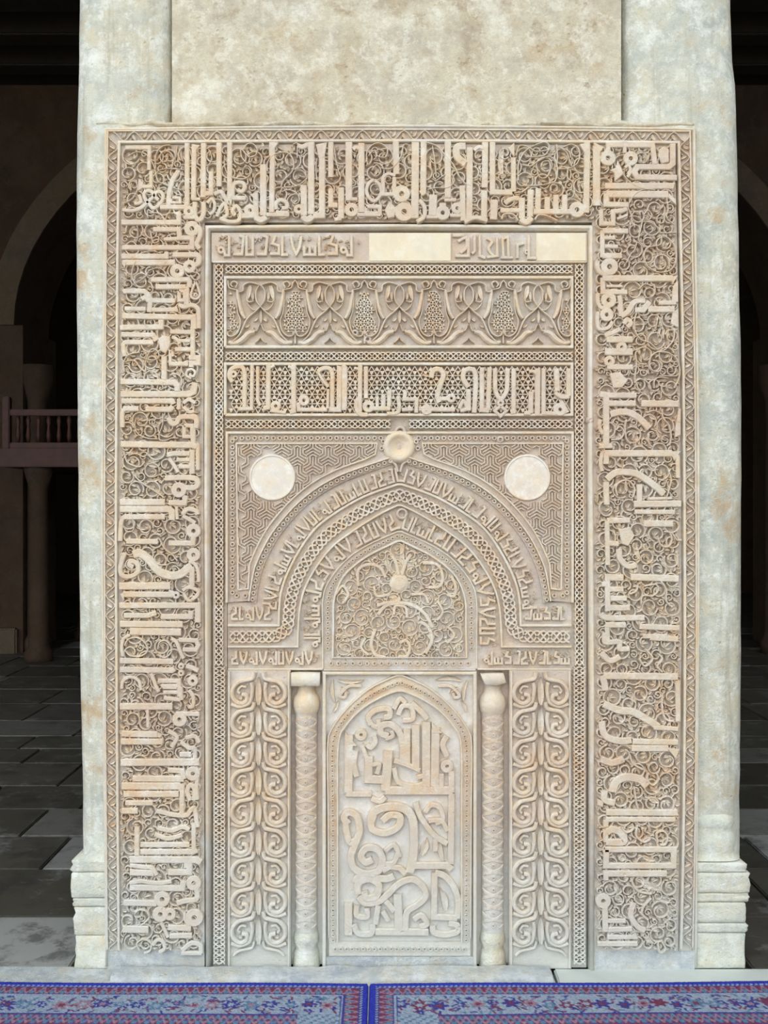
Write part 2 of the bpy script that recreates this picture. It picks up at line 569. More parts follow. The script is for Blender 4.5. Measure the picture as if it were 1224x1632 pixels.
def trilattice(mb, test, x0, y0, x1, y1, side, z0, z1, w=1.9, ox=0.0, oy=0.0):
    """pierced lattice of triangles"""
    h = side * 0.866
    rows = int((y1 - y0) / h) + 3
    cols = int((x1 - x0) / side) + 4
    def nd(i, j):
        return (x0 + ox + (i - 1) * side + (j % 2) * side / 2, y0 + oy + (j - 1) * h)
    for j in range(rows):
        for i in range(cols):
            a = nd(i, j)
            b = nd(i + 1, j)
            c = nd(i + (j % 2), j + 1)
            d = nd(i - 1 + (j % 2), j + 1)
            for e in (b, c, d):
                m1 = ((a[0] + e[0]) / 2, (a[1] + e[1]) / 2)
                if test(m1) and test(((a[0] + m1[0]) / 2, (a[1] + m1[1]) / 2)) and test(((e[0] + m1[0]) / 2, (e[1] + m1[1]) / 2)):
                    ribbon(mb, [a, e], w, z0, z1 + RND.uniform(-0.2, 0.2), 'thin')
            for tri in ((a, b, c), (a, c, d)):
                g = (sum(t[0] for t in tri) / 3, sum(t[1] for t in tri) / 3)
                if test(g):
                    mid = [((tri[k][0] + tri[(k + 1) % 3][0]) / 2, (tri[k][1] + tri[(k + 1) % 3][1]) / 2) for k in range(3)]
                    lump(mb, [(g[0] + (q[0] - g[0]) * 1.0, g[1] + (q[1] - g[1]) * 1.0) for q in mid], z0, z1 - 0.7, 0.7)

def kufic(parent, pa, s0, s1, u0, u1, w, z0, z1, rng):
    """small band of angular lettering along a path; u0 is the base line, u1 the tip of the tall stems"""
    s = s0 + w
    H = u1 - u0
    a = abs(H)
    last = -1
    while s < s1 - a * 0.5:
        mb = MB()
        def pl(pts, ww=w):
            out = []
            for p, q in zip(pts, pts[1:]):
                for k in range(3):
                    t = k / 3
                    out.append(pa.at(p[0] + (q[0] - p[0]) * t, u0 + H * (p[1] + (q[1] - p[1]) * t)))
            out.append(pa.at(pts[-1][0], u0 + H * pts[-1][1]))
            ribbon(mb, out, ww, z0, z1 + rng.uniform(-0.3, 0.3), 'bar')
        k = rng.randrange(8)
        while k == last:
            k = rng.randrange(8)
        last = k
        g = a * 0.27
        if k == 0:
            pl([(s, 0.97), (s, 0.08), (s + g, 0.08)]); s += g * 1.5
        elif k == 1:
            pl([(s, 0.97), (s, 0.08), (s + g * 1.1, 0.08), (s + g * 1.1, 0.92)]); s += g * 1.8
        elif k == 2:
            pl([(s, 0.5), (s, 0.08), (s + g * 1.9, 0.08), (s + g * 1.9, 0.5)]); pl([(s + g * 0.95, 0.08), (s + g * 0.95, 0.46)])
            c = pa.at(s + g, u0 + H * 0.75); s += g * 2.6
        elif k == 3:
            c = pa.at(s + g * 0.6, u0 + H * 0.3)
            eye(mb, c[0], c[1], a * 0.19, a * 0.06, z0, z1, 10); pl([(s + g * 1.1, 0.3), (s + g * 1.3, 0.05), (s + g * 2, 0.05), (s + g * 2, 0.95)]); s += g * 2.7
        elif k == 4:
            pl([(s, 0.12), (s + g * 1.5, 0.12), (s + g * 1.5, 0.5), (s + g * 0.4, 0.6), (s + g * 0.9, 0.95)]); s += g * 2.1
        elif k == 5:
            pl([(s, 0.95), (s + g * 0.3, 0.45), (s + g * 0.9, 0.1), (s + g * 1.5, 0.45), (s + g * 1.8, 0.95)]); s += g * 2.3
        elif k == 6:
            pl([(s, 0.1), (s + g * 1.5, 0.1), (s + g * 1.8, 0.9), (s + g * 1.1, 0.97)]); s += g * 2.3
        else:
            pl([(s + g, 0.97), (s + g, 0.5), (s, 0.35), (s, 0.08), (s + g * 1.6, 0.08)]); s += g * 2.0
        mb.build('letter', 'carve', parent)
    mb = MB()
    for _ in range(int((s1 - s0) / 3.2)):
        c = pa.at(rng.uniform(s0, s1), u0 + H * rng.uniform(0.2, 0.95))
        an = rng.uniform(0, 6.28)
        leaf(mb, (c[0] - 3.4 * math.cos(an), c[1] - 3.4 * math.sin(an)), (c[0] + 3.4 * math.cos(an), c[1] + 3.4 * math.sin(an)), 3.2, z0, z1 - 1.8, 0.2)
    tag(mb.build('vine_scrollwork', 'carve', parent), kind='stuff')

# ------------------------------------------------------------------ hall shell (setting)
YA = 12.5 + CAMY          # near face of the arcade behind the pier
def bgx(px, d): return (px - CX) / F * d
def bgz(py, d): return CAMZ + (CY - py) / F * d
HZ = 7.15
mb = MB(); box(mb, -14, 14, -2.1, 18.2, -0.25, -0.03)
floor = tag(mb.build('floor', 'floorbase'), kind='structure')
mb = MB(); box(mb, -60, 60, -60, -2.1, -0.25, -0.03)
tag(mb.build('floor_court', 'court'), kind='structure')
mb = MB(); box(mb, -14, 14, -2.1, 18.2, HZ, HZ + 0.4)  # roof edge pulled back to open the panel to more sky light
ceiling = tag(mb.build('ceiling', 'beam'), kind='structure')
for k in range(26):
    mb = MB(); y = -1.9 + k * 0.77
    box(mb, -13.9, 13.9, y, y + 0.3, HZ - 0.28, HZ + 0.01, 0.02)
    mb.build('beam', 'beam', ceiling)
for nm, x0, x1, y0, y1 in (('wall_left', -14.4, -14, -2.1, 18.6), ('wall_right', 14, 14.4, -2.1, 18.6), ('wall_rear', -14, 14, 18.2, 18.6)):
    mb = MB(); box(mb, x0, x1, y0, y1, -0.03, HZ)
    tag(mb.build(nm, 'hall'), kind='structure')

# unseen wall added to block sky light from the right of the court
mb = MB(); box(mb, 8.5, 9.1, -26, -2.12, -0.03, HZ)
tag(mb.build('wall_sky_blocker', 'court'), kind='structure')

# the arcade wall with the wide arch behind the pier
AX, AH, AS, AB, AT = 0.27, 4.73, 3.95, 3.0, 1.25
arch = [(AX + AH * math.cos(a), AS + AB * math.sin(a)) for a in [math.pi * k / 40 for k in range(41)]]
jamb = 4.63
mb = MB()
vs, fs = [], []
for x, z in arch:
    vs += [(x, YA, z), (x, YA, HZ - 0.3), (x, YA + AT, z), (x, YA + AT, HZ - 0.3)]
for i in range(len(arch) - 1):
    a, b = i * 4, i * 4 + 4
    fs += [(a, a + 1, b + 1, b), (a + 2, b + 2, b + 3, a + 3), (a, b, b + 2, a + 2)]
mb.add(vs, fs)
for sg in (-1, 1):
    box(mb, *sorted((sg * 13.99, AX + sg * AH)), YA, YA + AT, AS, HZ - 0.3)
    box(mb, *sorted((sg * 13.99, AX + sg * jamb)), YA, YA + AT, -0.03, AS)
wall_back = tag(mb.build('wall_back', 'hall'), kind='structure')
# carved band round the arch, colonnettes, base blocks and capitals of the arcade piers
mb = MB()
vs, fs = [], []
for k, (x, z) in enumerate(arch):
    nx, nz = (x - AX) / AH, (z - AS) / AB
    l = math.hypot(nx, nz)
    for d, yy in ((0.0, YA - 0.001), (0.0, YA - 0.035), (0.30, YA - 0.035), (0.30, YA - 0.001)):
        vs.append((x + nx / l * d, yy, min(z + nz / l * d, HZ - 0.3)))
for k in range(len(arch) - 1):
    for j in range(3):
        fs.append((k * 4 + j, k * 4 + j + 1, k * 4 + 5 + j, k * 4 + 4 + j))
mb.add(vs, fs)
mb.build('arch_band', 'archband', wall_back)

def wlathe(mb, cx, cy, prof, n=20):
    vs, fs = [], []
    for r, z in prof:
        vs += [(cx + math.cos(2 * math.pi * k / n) * r, cy + math.sin(2 * math.pi * k / n) * r, z) for k in range(n)]
    for i in range(len(prof) - 1):
        fs += [(i * n + k, i * n + (k + 1) % n, (i + 1) * n + (k + 1) % n, (i + 1) * n + k) for k in range(n)]
    fs += [tuple(range(n)), tuple((len(prof) - 1) * n + k for k in range(n))]
    mb.add(vs, fs)
for sgn in (-1, 1):
    xj = AX + sgn * jamb
    mb = MB(); wlathe(mb, xj - sgn * 0.12, YA + 0.16, [(0.17, -0.03), (0.17, 0.12), (0.12, 0.2), (0.115, 2.9), (0.12, 3.05), (0.19, 3.25), (0.2, 3.48)])
    mb.build('colonnette', 'hall', wall_back, True)
    mb = MB(); box(mb, xj - 0.33 if sgn < 0 else xj + 0.05, xj - 0.05 if sgn < 0 else xj + 0.33, YA - 0.09, YA + 0.2, -0.03, 0.30, 0.02)
    mb.build('base_block', 'archband', wall_back)

# paving
random.seed(3)
rngf = random.Random(11)
sl = {}
y = -0.02
row = 0
while y < 11.5:
    d = rngf.choice((0.42, 0.5, 0.58)) if y < 4 else 0.75
    x = -5.6 + rngf.uniform(-0.3, 0.3)
    dd = y - CAMY
    while x < 5.6:
        wd = rngf.choice((0.62, 0.75, 0.9, 1.05))
        vis = (x < -0.20 * dd and x + wd > -0.46 * dd) or (x + wd > 0.20 * dd and x < 0.46 * dd)
        if vis and x + wd < 5.5:
            mb = MB()
            h = rngf.uniform(-0.004, 0.0)
            x0_, x1_ = x + 0.006, x + wd - 0.006
            # leave out the pier's own footprint
            if y < 1.36:
                if x0_ < -1.17 < x1_: x1_ = -1.175
                if x0_ < 1.37 < x1_: x0_ = 1.375
            if not (y < 1.36 and -1.17 < (x0_ + x1_) / 2 < 1.37) and x1_ - x0_ > 0.1:
                box(mb, x0_, x1_, y + 0.006, y + d - 0.006, -0.03, h, 0.006)
                mb.build('floor_slab', 'slab', floor, recalc=False)
        x += wd
    y += d
    row += 1
# the strip of floor in front of the pier, up to the carpets and beyond
xx = -2.5
for w_, mat in ((0.745, 'slab'),):
    mb = MB(); box(mb, xx + 0.005, xx + w_ - 0.005, -0.42, -0.025, -0.03, -0.002, 0.005); mb.build('floor_slab', mat, floor, recalc=False); xx += w_
for x0_, x1_, mat in ((-1.75, 0.62, 'kerb'), (0.63, 2.2, 'paleslab')):
    mb = MB(); box(mb, x0_, x1_, -0.42, 0.0 if mat == 'kerb' else -0.02, -0.03, 0.0, 0.005)
    mb.build('floor_slab', mat, floor, recalc=False)

# ------------------------------------------------------------------ the pier
pier = empty('pier', (0.05, 0.6, 0), 'broad whitewashed pier with rounded corner shafts behind the carved panel', 'pier')
LE = [(-1400, 128), (0, 128), (100, 126), (200, 123), (400, 122), (700, 124), (900, 127), (1100, 129), (1250, 133), (1545, 134)]
RE = [(-1400, 1160), (0, 1162), (80, 1165), (125, 1170), (250, 1174), (600, 1181), (900, 1181), (1100, 1180), (1300, 1178), (1545, 1177)]
def interp(T, y):
    for (a, b), (c, d) in zip(T, T[1:]):
        if y <= c:
            return b + (d - b) * (y - a) / (c - a)
    return T[-1][1]
DEP = 540.0   # depth of the pier in the same units
ZC = -14
def shaft(left, back):
    mb = MB()
    ys = [-1400, -700, -200] + [40 * k for k in range(39)] + [1545]
    n = 28
    vs, fs = [], []
    rg = random.Random(5 if left else 6)
    for y in ys:
        if left:
            a = interp(LE, y) - 14; c = 268 + 1.5 * math.sin(y / 90.0); cx = (a + c) / 2; hw = (c - a) / 2
        else:
            b = interp(RE, y) + 19; c = 996 + 1.5 * math.sin(y / 70.0); cx = (b + c) / 2; hw = (b - c) / 2
        for k in range(n):
            t = 2 * math.pi * k / n
            e = 0.42
            ux = math.copysign(abs(math.cos(t)) ** e, math.cos(t)); uy = math.copysign(abs(math.sin(t)) ** e, math.sin(t))
            wob = 1 + rg.uniform(-0.006, 0.006)
            l = -hw + hw * uy * wob
            if back: l = -DEP + hw - hw * uy
            vs.append(P3(cx + hw * ux * wob, y, l))
    for i in range(len(ys) - 1):
        fs += [(i * n + k, i * n + (k + 1) % n, (i + 1) * n + (k + 1) % n, (i + 1) * n + k) for k in range(n)]
    mb.add(vs, fs)
    return mb.build('corner_shaft', 'pier', pier, True)
for lf in (True, False):
    for bk in (False, True):
        shaft(lf, bk)
mb = MB()
plate(mb, rect(200, -1398, 1100, 1545), -44, -DEP + 44)
plate(mb, rect(269.5, -1398, 995, 1545), ZC + 4, -50)
mb.build('core', 'wallup', pier)
# ragged plaster lip above the carved panel
mb = MB()
lip = [(150 + 30 * k, 194 + RND.uniform(-4, 3)) for k in range(33)]
ribbon(mb, catmull(lip, 3), [RND.uniform(8, 15) for _ in range(97)], -16, [RND.uniform(0, 3) for _ in range(97)], 'round')
mb.build('plaster_lip', 'wallup', pier, True)
# torus and bell over the stone bases
def bell(x0, x1, prof, z):
    mb = MB()
    n = 17
    vs, fs = [], []
    for y, o, l in prof:
        for k in range(n):
            t = k / (n - 1)
            x = x0 - o + (x1 + o - x0 + o) * t
            u = 0.985 * (2 * t - 1)
            vs.append(P3(x, y, z + l - 34 * (1 - math.sqrt(1 - u ** 4))))
    for i in range(len(prof) - 1):
        fs += [(i * n + k, i * n + k + 1, (i + 1) * n + k + 1, (i + 1) * n + k) for k in range(n - 1)]
    mb.add(vs, fs)
    mb.build('base_moulding', 'base', pier, True)
bell(1100, 1180, [(1300, -3, -3), (1306, 0, 2), (1315, 2, 5), (1322, 0, 3), (1330, -1, 1), (1337, 3, 5), (1350, 3, 6), (1360, 0, 5), (1366, 2, 4), (1374, 9, 9)], 0)
bell(133, 190, [(1328, -4, -3), (1334, -1, 2), (1342, -2, 0), (1350, -1, 3), (1360, 0, 4), (1366, 3, 6), (1371, 10, 8), (1375, 17, 10)], 0)
rgb = random.Random(21)
def course(x0, x1, y0, y1, lv, depth=150):
    mb = MB()
    a, b = P3(x0, y1, lv), P3(x1, y0, lv)
    bm = bmesh.new()
    bmesh.ops.create_cube(bm, size=1)
    for v in bm.verts:
        v.co = Vector(((a[0] + b[0]) / 2 + v.co.x * (b[0] - a[0]), a[1] + (v.co.y + 0.5) * depth / S, (a[2] + b[2]) / 2 + v.co.z * (b[2] - a[2])))
    bmesh.ops.subdivide_edges(bm, edges=bm.edges[:], cuts=4, use_grid_fill=True)
    for v in bm.verts:
        v.co += Vector((rgb.uniform(-1, 1), rgb.uniform(-0.5, 0.5), rgb.uniform(-0.15, 0.15))) * 0.0035
    bmesh.ops.bevel(bm, geom=[e for e in bm.edges if len(e.link_faces) == 2 and e.calc_face_angle(0) > 0.9], offset=0.0035, segments=1, affect='EDGES')
    bm.verts.index_update()
    mb.add([tuple(v.co) for v in bm.verts], [tuple(v.index for v in f.verts) for f in bm.faces])
    bm.free()
    mb.build('base_stone', 'base', pier, True)
for (y0, y1, xa) in ((1372, 1391, 113), (1392, 1432, 112), (1433, 1446, 114), (1447, 1492, 117), (1493, 1545, 118)):
    course(xa, 182, y0, y1, 10 + rgb.uniform(-1, 1))
for (y0, y1, xb) in ((1376, 1391, 1190), (1392, 1424, 1196), (1425, 1439, 1194), (1440, 1472, 1189), (1473, 1487, 1191), (1488, 1545, 1189)):
    course(1104, xb, y0, y1, 10 + rgb.uniform(-1, 1))

# ------------------------------------------------------------------ the flat mihrab
mih = empty('flat_mihrab', (0.06, -0.02, 0), 'carved stucco flat mihrab with kufic script bands around a pointed-arch niche', 'mihrab')
mb = MB()
plate(mb, [(164, 203), (640, 201), (1112, 204), (1114, 700), (1110, 1543), (172, 1543), (162, 800)], -8.5, -13.5)
mb.build('backing_slab', 'ground', mih)
# plaster edge round the panel
mb = MB()
edge = catmull([(170, 1540), (166, 1150), (163, 800), (167, 400), (169, 206)], 6) + catmull([(400, 203), (640, 201), (900, 203), (1106, 206)], 5) + catmull([(1107, 320), (1112, 640), (1113, 900), (1111, 1200), (1109, 1540)], 6)
ribbon(mb, edge, 9, -9, 14, 'round')
mb.build('plaster_edge', 'fillet', mih, True)

# outer zigzag border
mb = MB()
OL = [(181, 1512), (178, 1150), (176.5, 800), (179, 400), (181.5, 219)]
OT = [(181.5, 218.5), (640, 216), (1090, 219)]
OR = [(1090, 219), (1094, 420), (1098, 640), (1100, 1000), (1098, 1300), (1094, 1510)]
plate(mb, [(172, 1520), (169, 1150), (167, 800), (170, 400), (173, 208), (640, 206), (1098, 208), (1104, 500), (1108, 1000), (1103, 1520), (1082, 1520), (1088, 1000), (1084, 500), (1078, 230), (640, 228), (192, 230), (189, 400), (186, 800), (188, 1150), (190, 1520)], 10)
zb = mb.build('zigzag_border', 'ground', mih)
for line in (catmull(OL, 6), catmull(OT, 6), catmull(OR, 6)):
    mb = MB()
    zigzag(mb, line, 7.2, 16.5, 9, 15.5)
    tag(mb.build('zigzag_leaves', 'carve', zb), kind='stuff')
def off(line, d):
    p = Path(line)
    return [p.at(p.L * k / 24, d) for k in range(25)]
for d, w_, z_ in ((9.5, 4.2, 18), (-9.3, 2.4, 15)):
    mb = MB()
    a, b, c = (off(catmull(q, 6), d) for q in (OL, OT, OR))
    ribbon(mb, a[:-1] + [(a[-1][0], b[0][1])] + b[1:-1] + [(c[0][0], b[-1][1])] + c[1:], w_, 8, z_)
    mb.build('fillet', 'fillet', zb)

G0, GL, GT = 11.5, 22.0, 22.5     # levels: ground, letters, tendrils on top
mb = MB()
plate(mb, [(190, 1520), (188, 1000), (188, 600), (192, 231), (640, 229), (1076, 231), (1084, 600), (1087, 1000), (1081, 1520), (944, 1520), (944, 354), (326, 354), (324, 700), (326, 1520)], G0)
frame = mb.build('great_inscription_frame', 'ground', mih)

def trace(text, parent, g0=G0, gl=GL, gt=GT, wk=1.0):
    ox = oy = 0; sc_ = 1
    rg = random.Random(99)
    for ln in text.strip().splitlines():
        ln = ln.strip()
        if not ln:
            continue
        if ln[0] == '@':
            ox, oy, sc_ = (float(t) for t in ln[1:].split())
            continue
        segs = ln.split('|')
        if ln[0] == 'L' and len(segs) > 1:
            trace('@%r %r %r\n' % (ox, oy, sc_) + '\n'.join(segs), parent, g0, gl, gt)
            continue
        mb = MB()
        nm = None
        for seg in segs:
            t = seg.split()
            code, a = t[0][0], t[0][1:]
            nums = [float(q) for q in t[1:]]
            w = float(a) * wk / sc_ if a else 0
            dz = rg.uniform(-0.35, 0.35)
            if code == 'O':
                hole_ = nums[2] / sc_ if len(nums) > 2 else w * 0.28
                eye(mb, ox + nums[0] / sc_, oy + nums[1] / sc_, w, hole_, g0, gl + dz)
                nm = nm or 'letter'
                continue
            pts = [(ox + nums[i] / sc_, oy + nums[i + 1] / sc_) for i in range(0, len(nums) - 1, 2)]
            if code == 'B':
                ribbon(mb, pts, w, g0, gl + dz); nm = nm or 'letter'
            elif code == 'C':
                ribbon(mb, catmull(pts), w, g0, gl + dz); nm = nm or 'letter'
            elif code == 'P':
                lump(mb, pts, g0, gl + dz); nm = nm or 'letter'
            elif code == 'T':
                ribbon(mb, catmull(pts), w, g0, gt + dz, 'round'); nm = nm or 'vine_tendril'
            elif code == 'L':
                leaf(mb, pts[0], pts[1], w, g0, gl - 2 + dz, 0.08); nm = nm or 'vine_leaf'
        mb.build(nm, 'carve', parent)

TOP = """
@190 220 6.12
B36 75 112 300 112|B32 306 90 303 330
B32 322 340 322 490 235 490|P 200 410 250 450 240 510 190 540
C30 45 715 130 725 215 705 280 650 345 590 375 545 420 545 440 590 415 650 350 700 305 660 265 610 255 560 290 530 335 545 360 590 395 620
C28 205 570 225 640 160 655
C40 592 335 535 420 505 520 492 620 495 670
B40 410 690 655 690 672 660 672 70|B22 520 600 600 600 605 645 515 645 520 590
B42 740 100 735 610|P 715 75 800 90 760 150 718 150|B26 715 612 800 612
B44 832 70 828 595
B40 905 345 905 555 840 560
B44 982 65 982 490
B42 1085 60 1085 640|C34 935 565 1000 540 1040 600 1085 650 1100 600 1224 600
B34 640 790 750 790|C40 750 640 745 760 785 815 830 760 830 640
O45 690 730
C26 870 650 910 610 940 660 930 730 890 760
C30 960 780 1000 690 1040 660 1060 760 1010 800
C32 990 800 1080 830 1170 820 1190 740 1150 680 1110 730 1140 770
T14 105 195 180 155 270 175 330 250 360 320 385 430 440 460 500 490
T14 365 320 365 220 390 140 450 95 510 90
T14 520 310 540 230 510 160 450 150 410 190 425 245 470 245 480 205 450 200
T13 385 430 370 380 400 335 480 315 560 320 650 325
T13 530 500 620 520 720 505 800 480 860 450
T13 700 130 720 210 770 270 830 290 880 280 910 220 895 150 880 130
T13 1035 190 1035 290 1070 370 1130 410 1224 415
T16 180 430 190 520 150 600 90 640 60 650
L40 60 210 190 270|L30 70 240 90 330|L34 180 250 130 320|L34 190 340 250 300
L34 570 80 575 210|L30 610 120 640 260|L30 530 200 560 290
L36 130 430 120 540|L26 60 545 150 565
T16 290 790 290 720 340 740 420 760 460 857
@370 220 6.12
B54 310 275 310 770|C50 230 785 285 815 340 785
B44 400 60 392 740|P 365 60 460 60 420 130 400 200 365 200|B36 340 762 560 762
B44 235 560 240 770 100 775|P 180 570 260 540 250 640|O50 180 720
B36 10 605 140 605|C34 15 600 15 500 40 455 110 455 130 500 100 540 60 520
B52 702 480 705 770|B52 775 60 775 760|C52 690 775 735 812 790 780
C40 775 105 740 85 690 105 640 90
B52 880 190 880 770 790 770|P 820 80 930 60 905 210 850 225
B44 965 60 965 400
B44 965 510 965 670 1030 670
B50 1065 500 1065 800|B30 1000 812 1070 800
B56 1140 60 1140 610|B30 1110 612 1224 612
C34 440 710 430 660 470 620 530 640 540 690 490 700|B30 430 742 550 742
O42 655 710
T17 350 340 350 260 400 190 480 160 560 170 600 240 600 320 560 380 500 440 480 500
T17 735 410 660 470 580 495 500 500 470 560
T15 490 540 560 520 640 560 660 620 620 660 580 620 600 590
T15 120 130 150 80 210 75 250 130 230 190 170 200 120 150
T15 90 130 100 200 150 260 200 240
T15 20 400 100 420 170 390 195 330 160 290 120 310
T14 610 330 680 310 720 350 710 400 650 380
T14 640 210 640 130 640 70 600 80
T14 830 220 820 320 830 430
T14 1000 120 1010 200 1050 380
L34 530 200 560 270|L34 480 300 570 310|L34 450 320 440 400
L34 200 240 270 250|L30 60 200 70 290|L40 300 60 320 140
L30 1020 320 1040 400|L30 1080 320 1060 400
@550 220 6.12
B52 160 70 160 740|C34 160 130 110 110 80 130
O58 65 715|B34 120 762 350 762
B34 205 685 340 685 340 750 205 750 205 685
C28 285 425 340 480 350 560 290 630 230 590 210 520 240 450 285 425
B34 370 400 370 565 480 565 480 400|C26 365 405 420 365 490 385
O70 550 560
B50 495 50 500 370
B62 685 60 680 765 635 765
O78 575 735
P 430 630 500 700 480 790 420 800 385 720
B50 765 50 760 545 735 560
B66 858 570 850 770|C34 720 620 770 680 770 780 700 830|B30 790 785 900 785
O60 950 745|B56 950 650 950 700
B52 1000 50 1000 600|B30 965 620 1080 620
B46 1140 480 1150 820|O48 1090 700|B30 1020 770 1140 770
C60 1170 100 1090 110 1090 200 1170 270
T18 770 60 880 90 970 180 1060 290 1110 390 1170 460 1224 480
T15 220 280 210 170 260 90 340 70 410 120 400 200 330 200 300 160 330 130 380 150
T14 230 190 280 140 310 190 280 230
T15 260 330 310 280 350 340 300 390 250 350
T15 340 310 430 320 500 270 550 180 570 90 610 80
L38 560 150 600 310|L30 620 150 640 290|L26 590 400 630 480
T14 850 100 870 230 885 390
L34 830 220 840 340|L34 930 240 920 330
T15 800 520 900 500 1000 500 1060 440 1040 370
T14 880 440 930 400 980 370
L40 400 230 420 300|L30 90 250 100 480
@740 220 6.12
B52 50 110 45 810
B50 200 60 195 500|C30 195 130 140 105 90 140
B50 192 530 188 800
C36 0 835 100 790 220 820
B46 270 60 270 545 460 550|B40 472 210 475 540|P 420 120 482 60 482 210
L60 370 110 380 450
B60 290 620 280 810
B40 345 722 530 722|C40 390 655 450 612 530 605|B50 555 600 555 800|B50 640 520 635 780|C50 540 800 600 835 650 790
B46 715 510 710 720|B46 805 590 800 720|B46 885 570 885 720|B46 970 570 970 720|B46 670 735 1030 735
O65 1090 715
B50 1190 60 1180 745|P 1110 80 1220 60 1185 210
T20 480 550 560 540 620 490
T17 560 480 700 480 820 460 880 430 900 320 870 230 800 200 700 250 640 290 560 280
T17 520 430 520 280 560 180 620 120 700 80 780 60 820 100 780 180 680 200 600 200
T15 500 190 520 110 560 90 620 110 700 150 830 130
T15 700 330 730 400 790 400 830 330 820 250 760 250 740 300
T14 890 80 900 200 890 300
T14 920 110 990 160 1020 250 1040 290
T15 950 110 1040 80 1110 140 1100 250 1020 310 910 320
T17 1000 320 1000 410 1050 450 1070 560 1130 630
T14 840 530 840 480 890 480 895 530 860 540
T24 360 805 380 760 470 760 520 820
T24 680 810 720 765 800 775 900 820
L34 600 170 640 210|L40 600 390 690 370|L34 1110 380 1130 560
"""
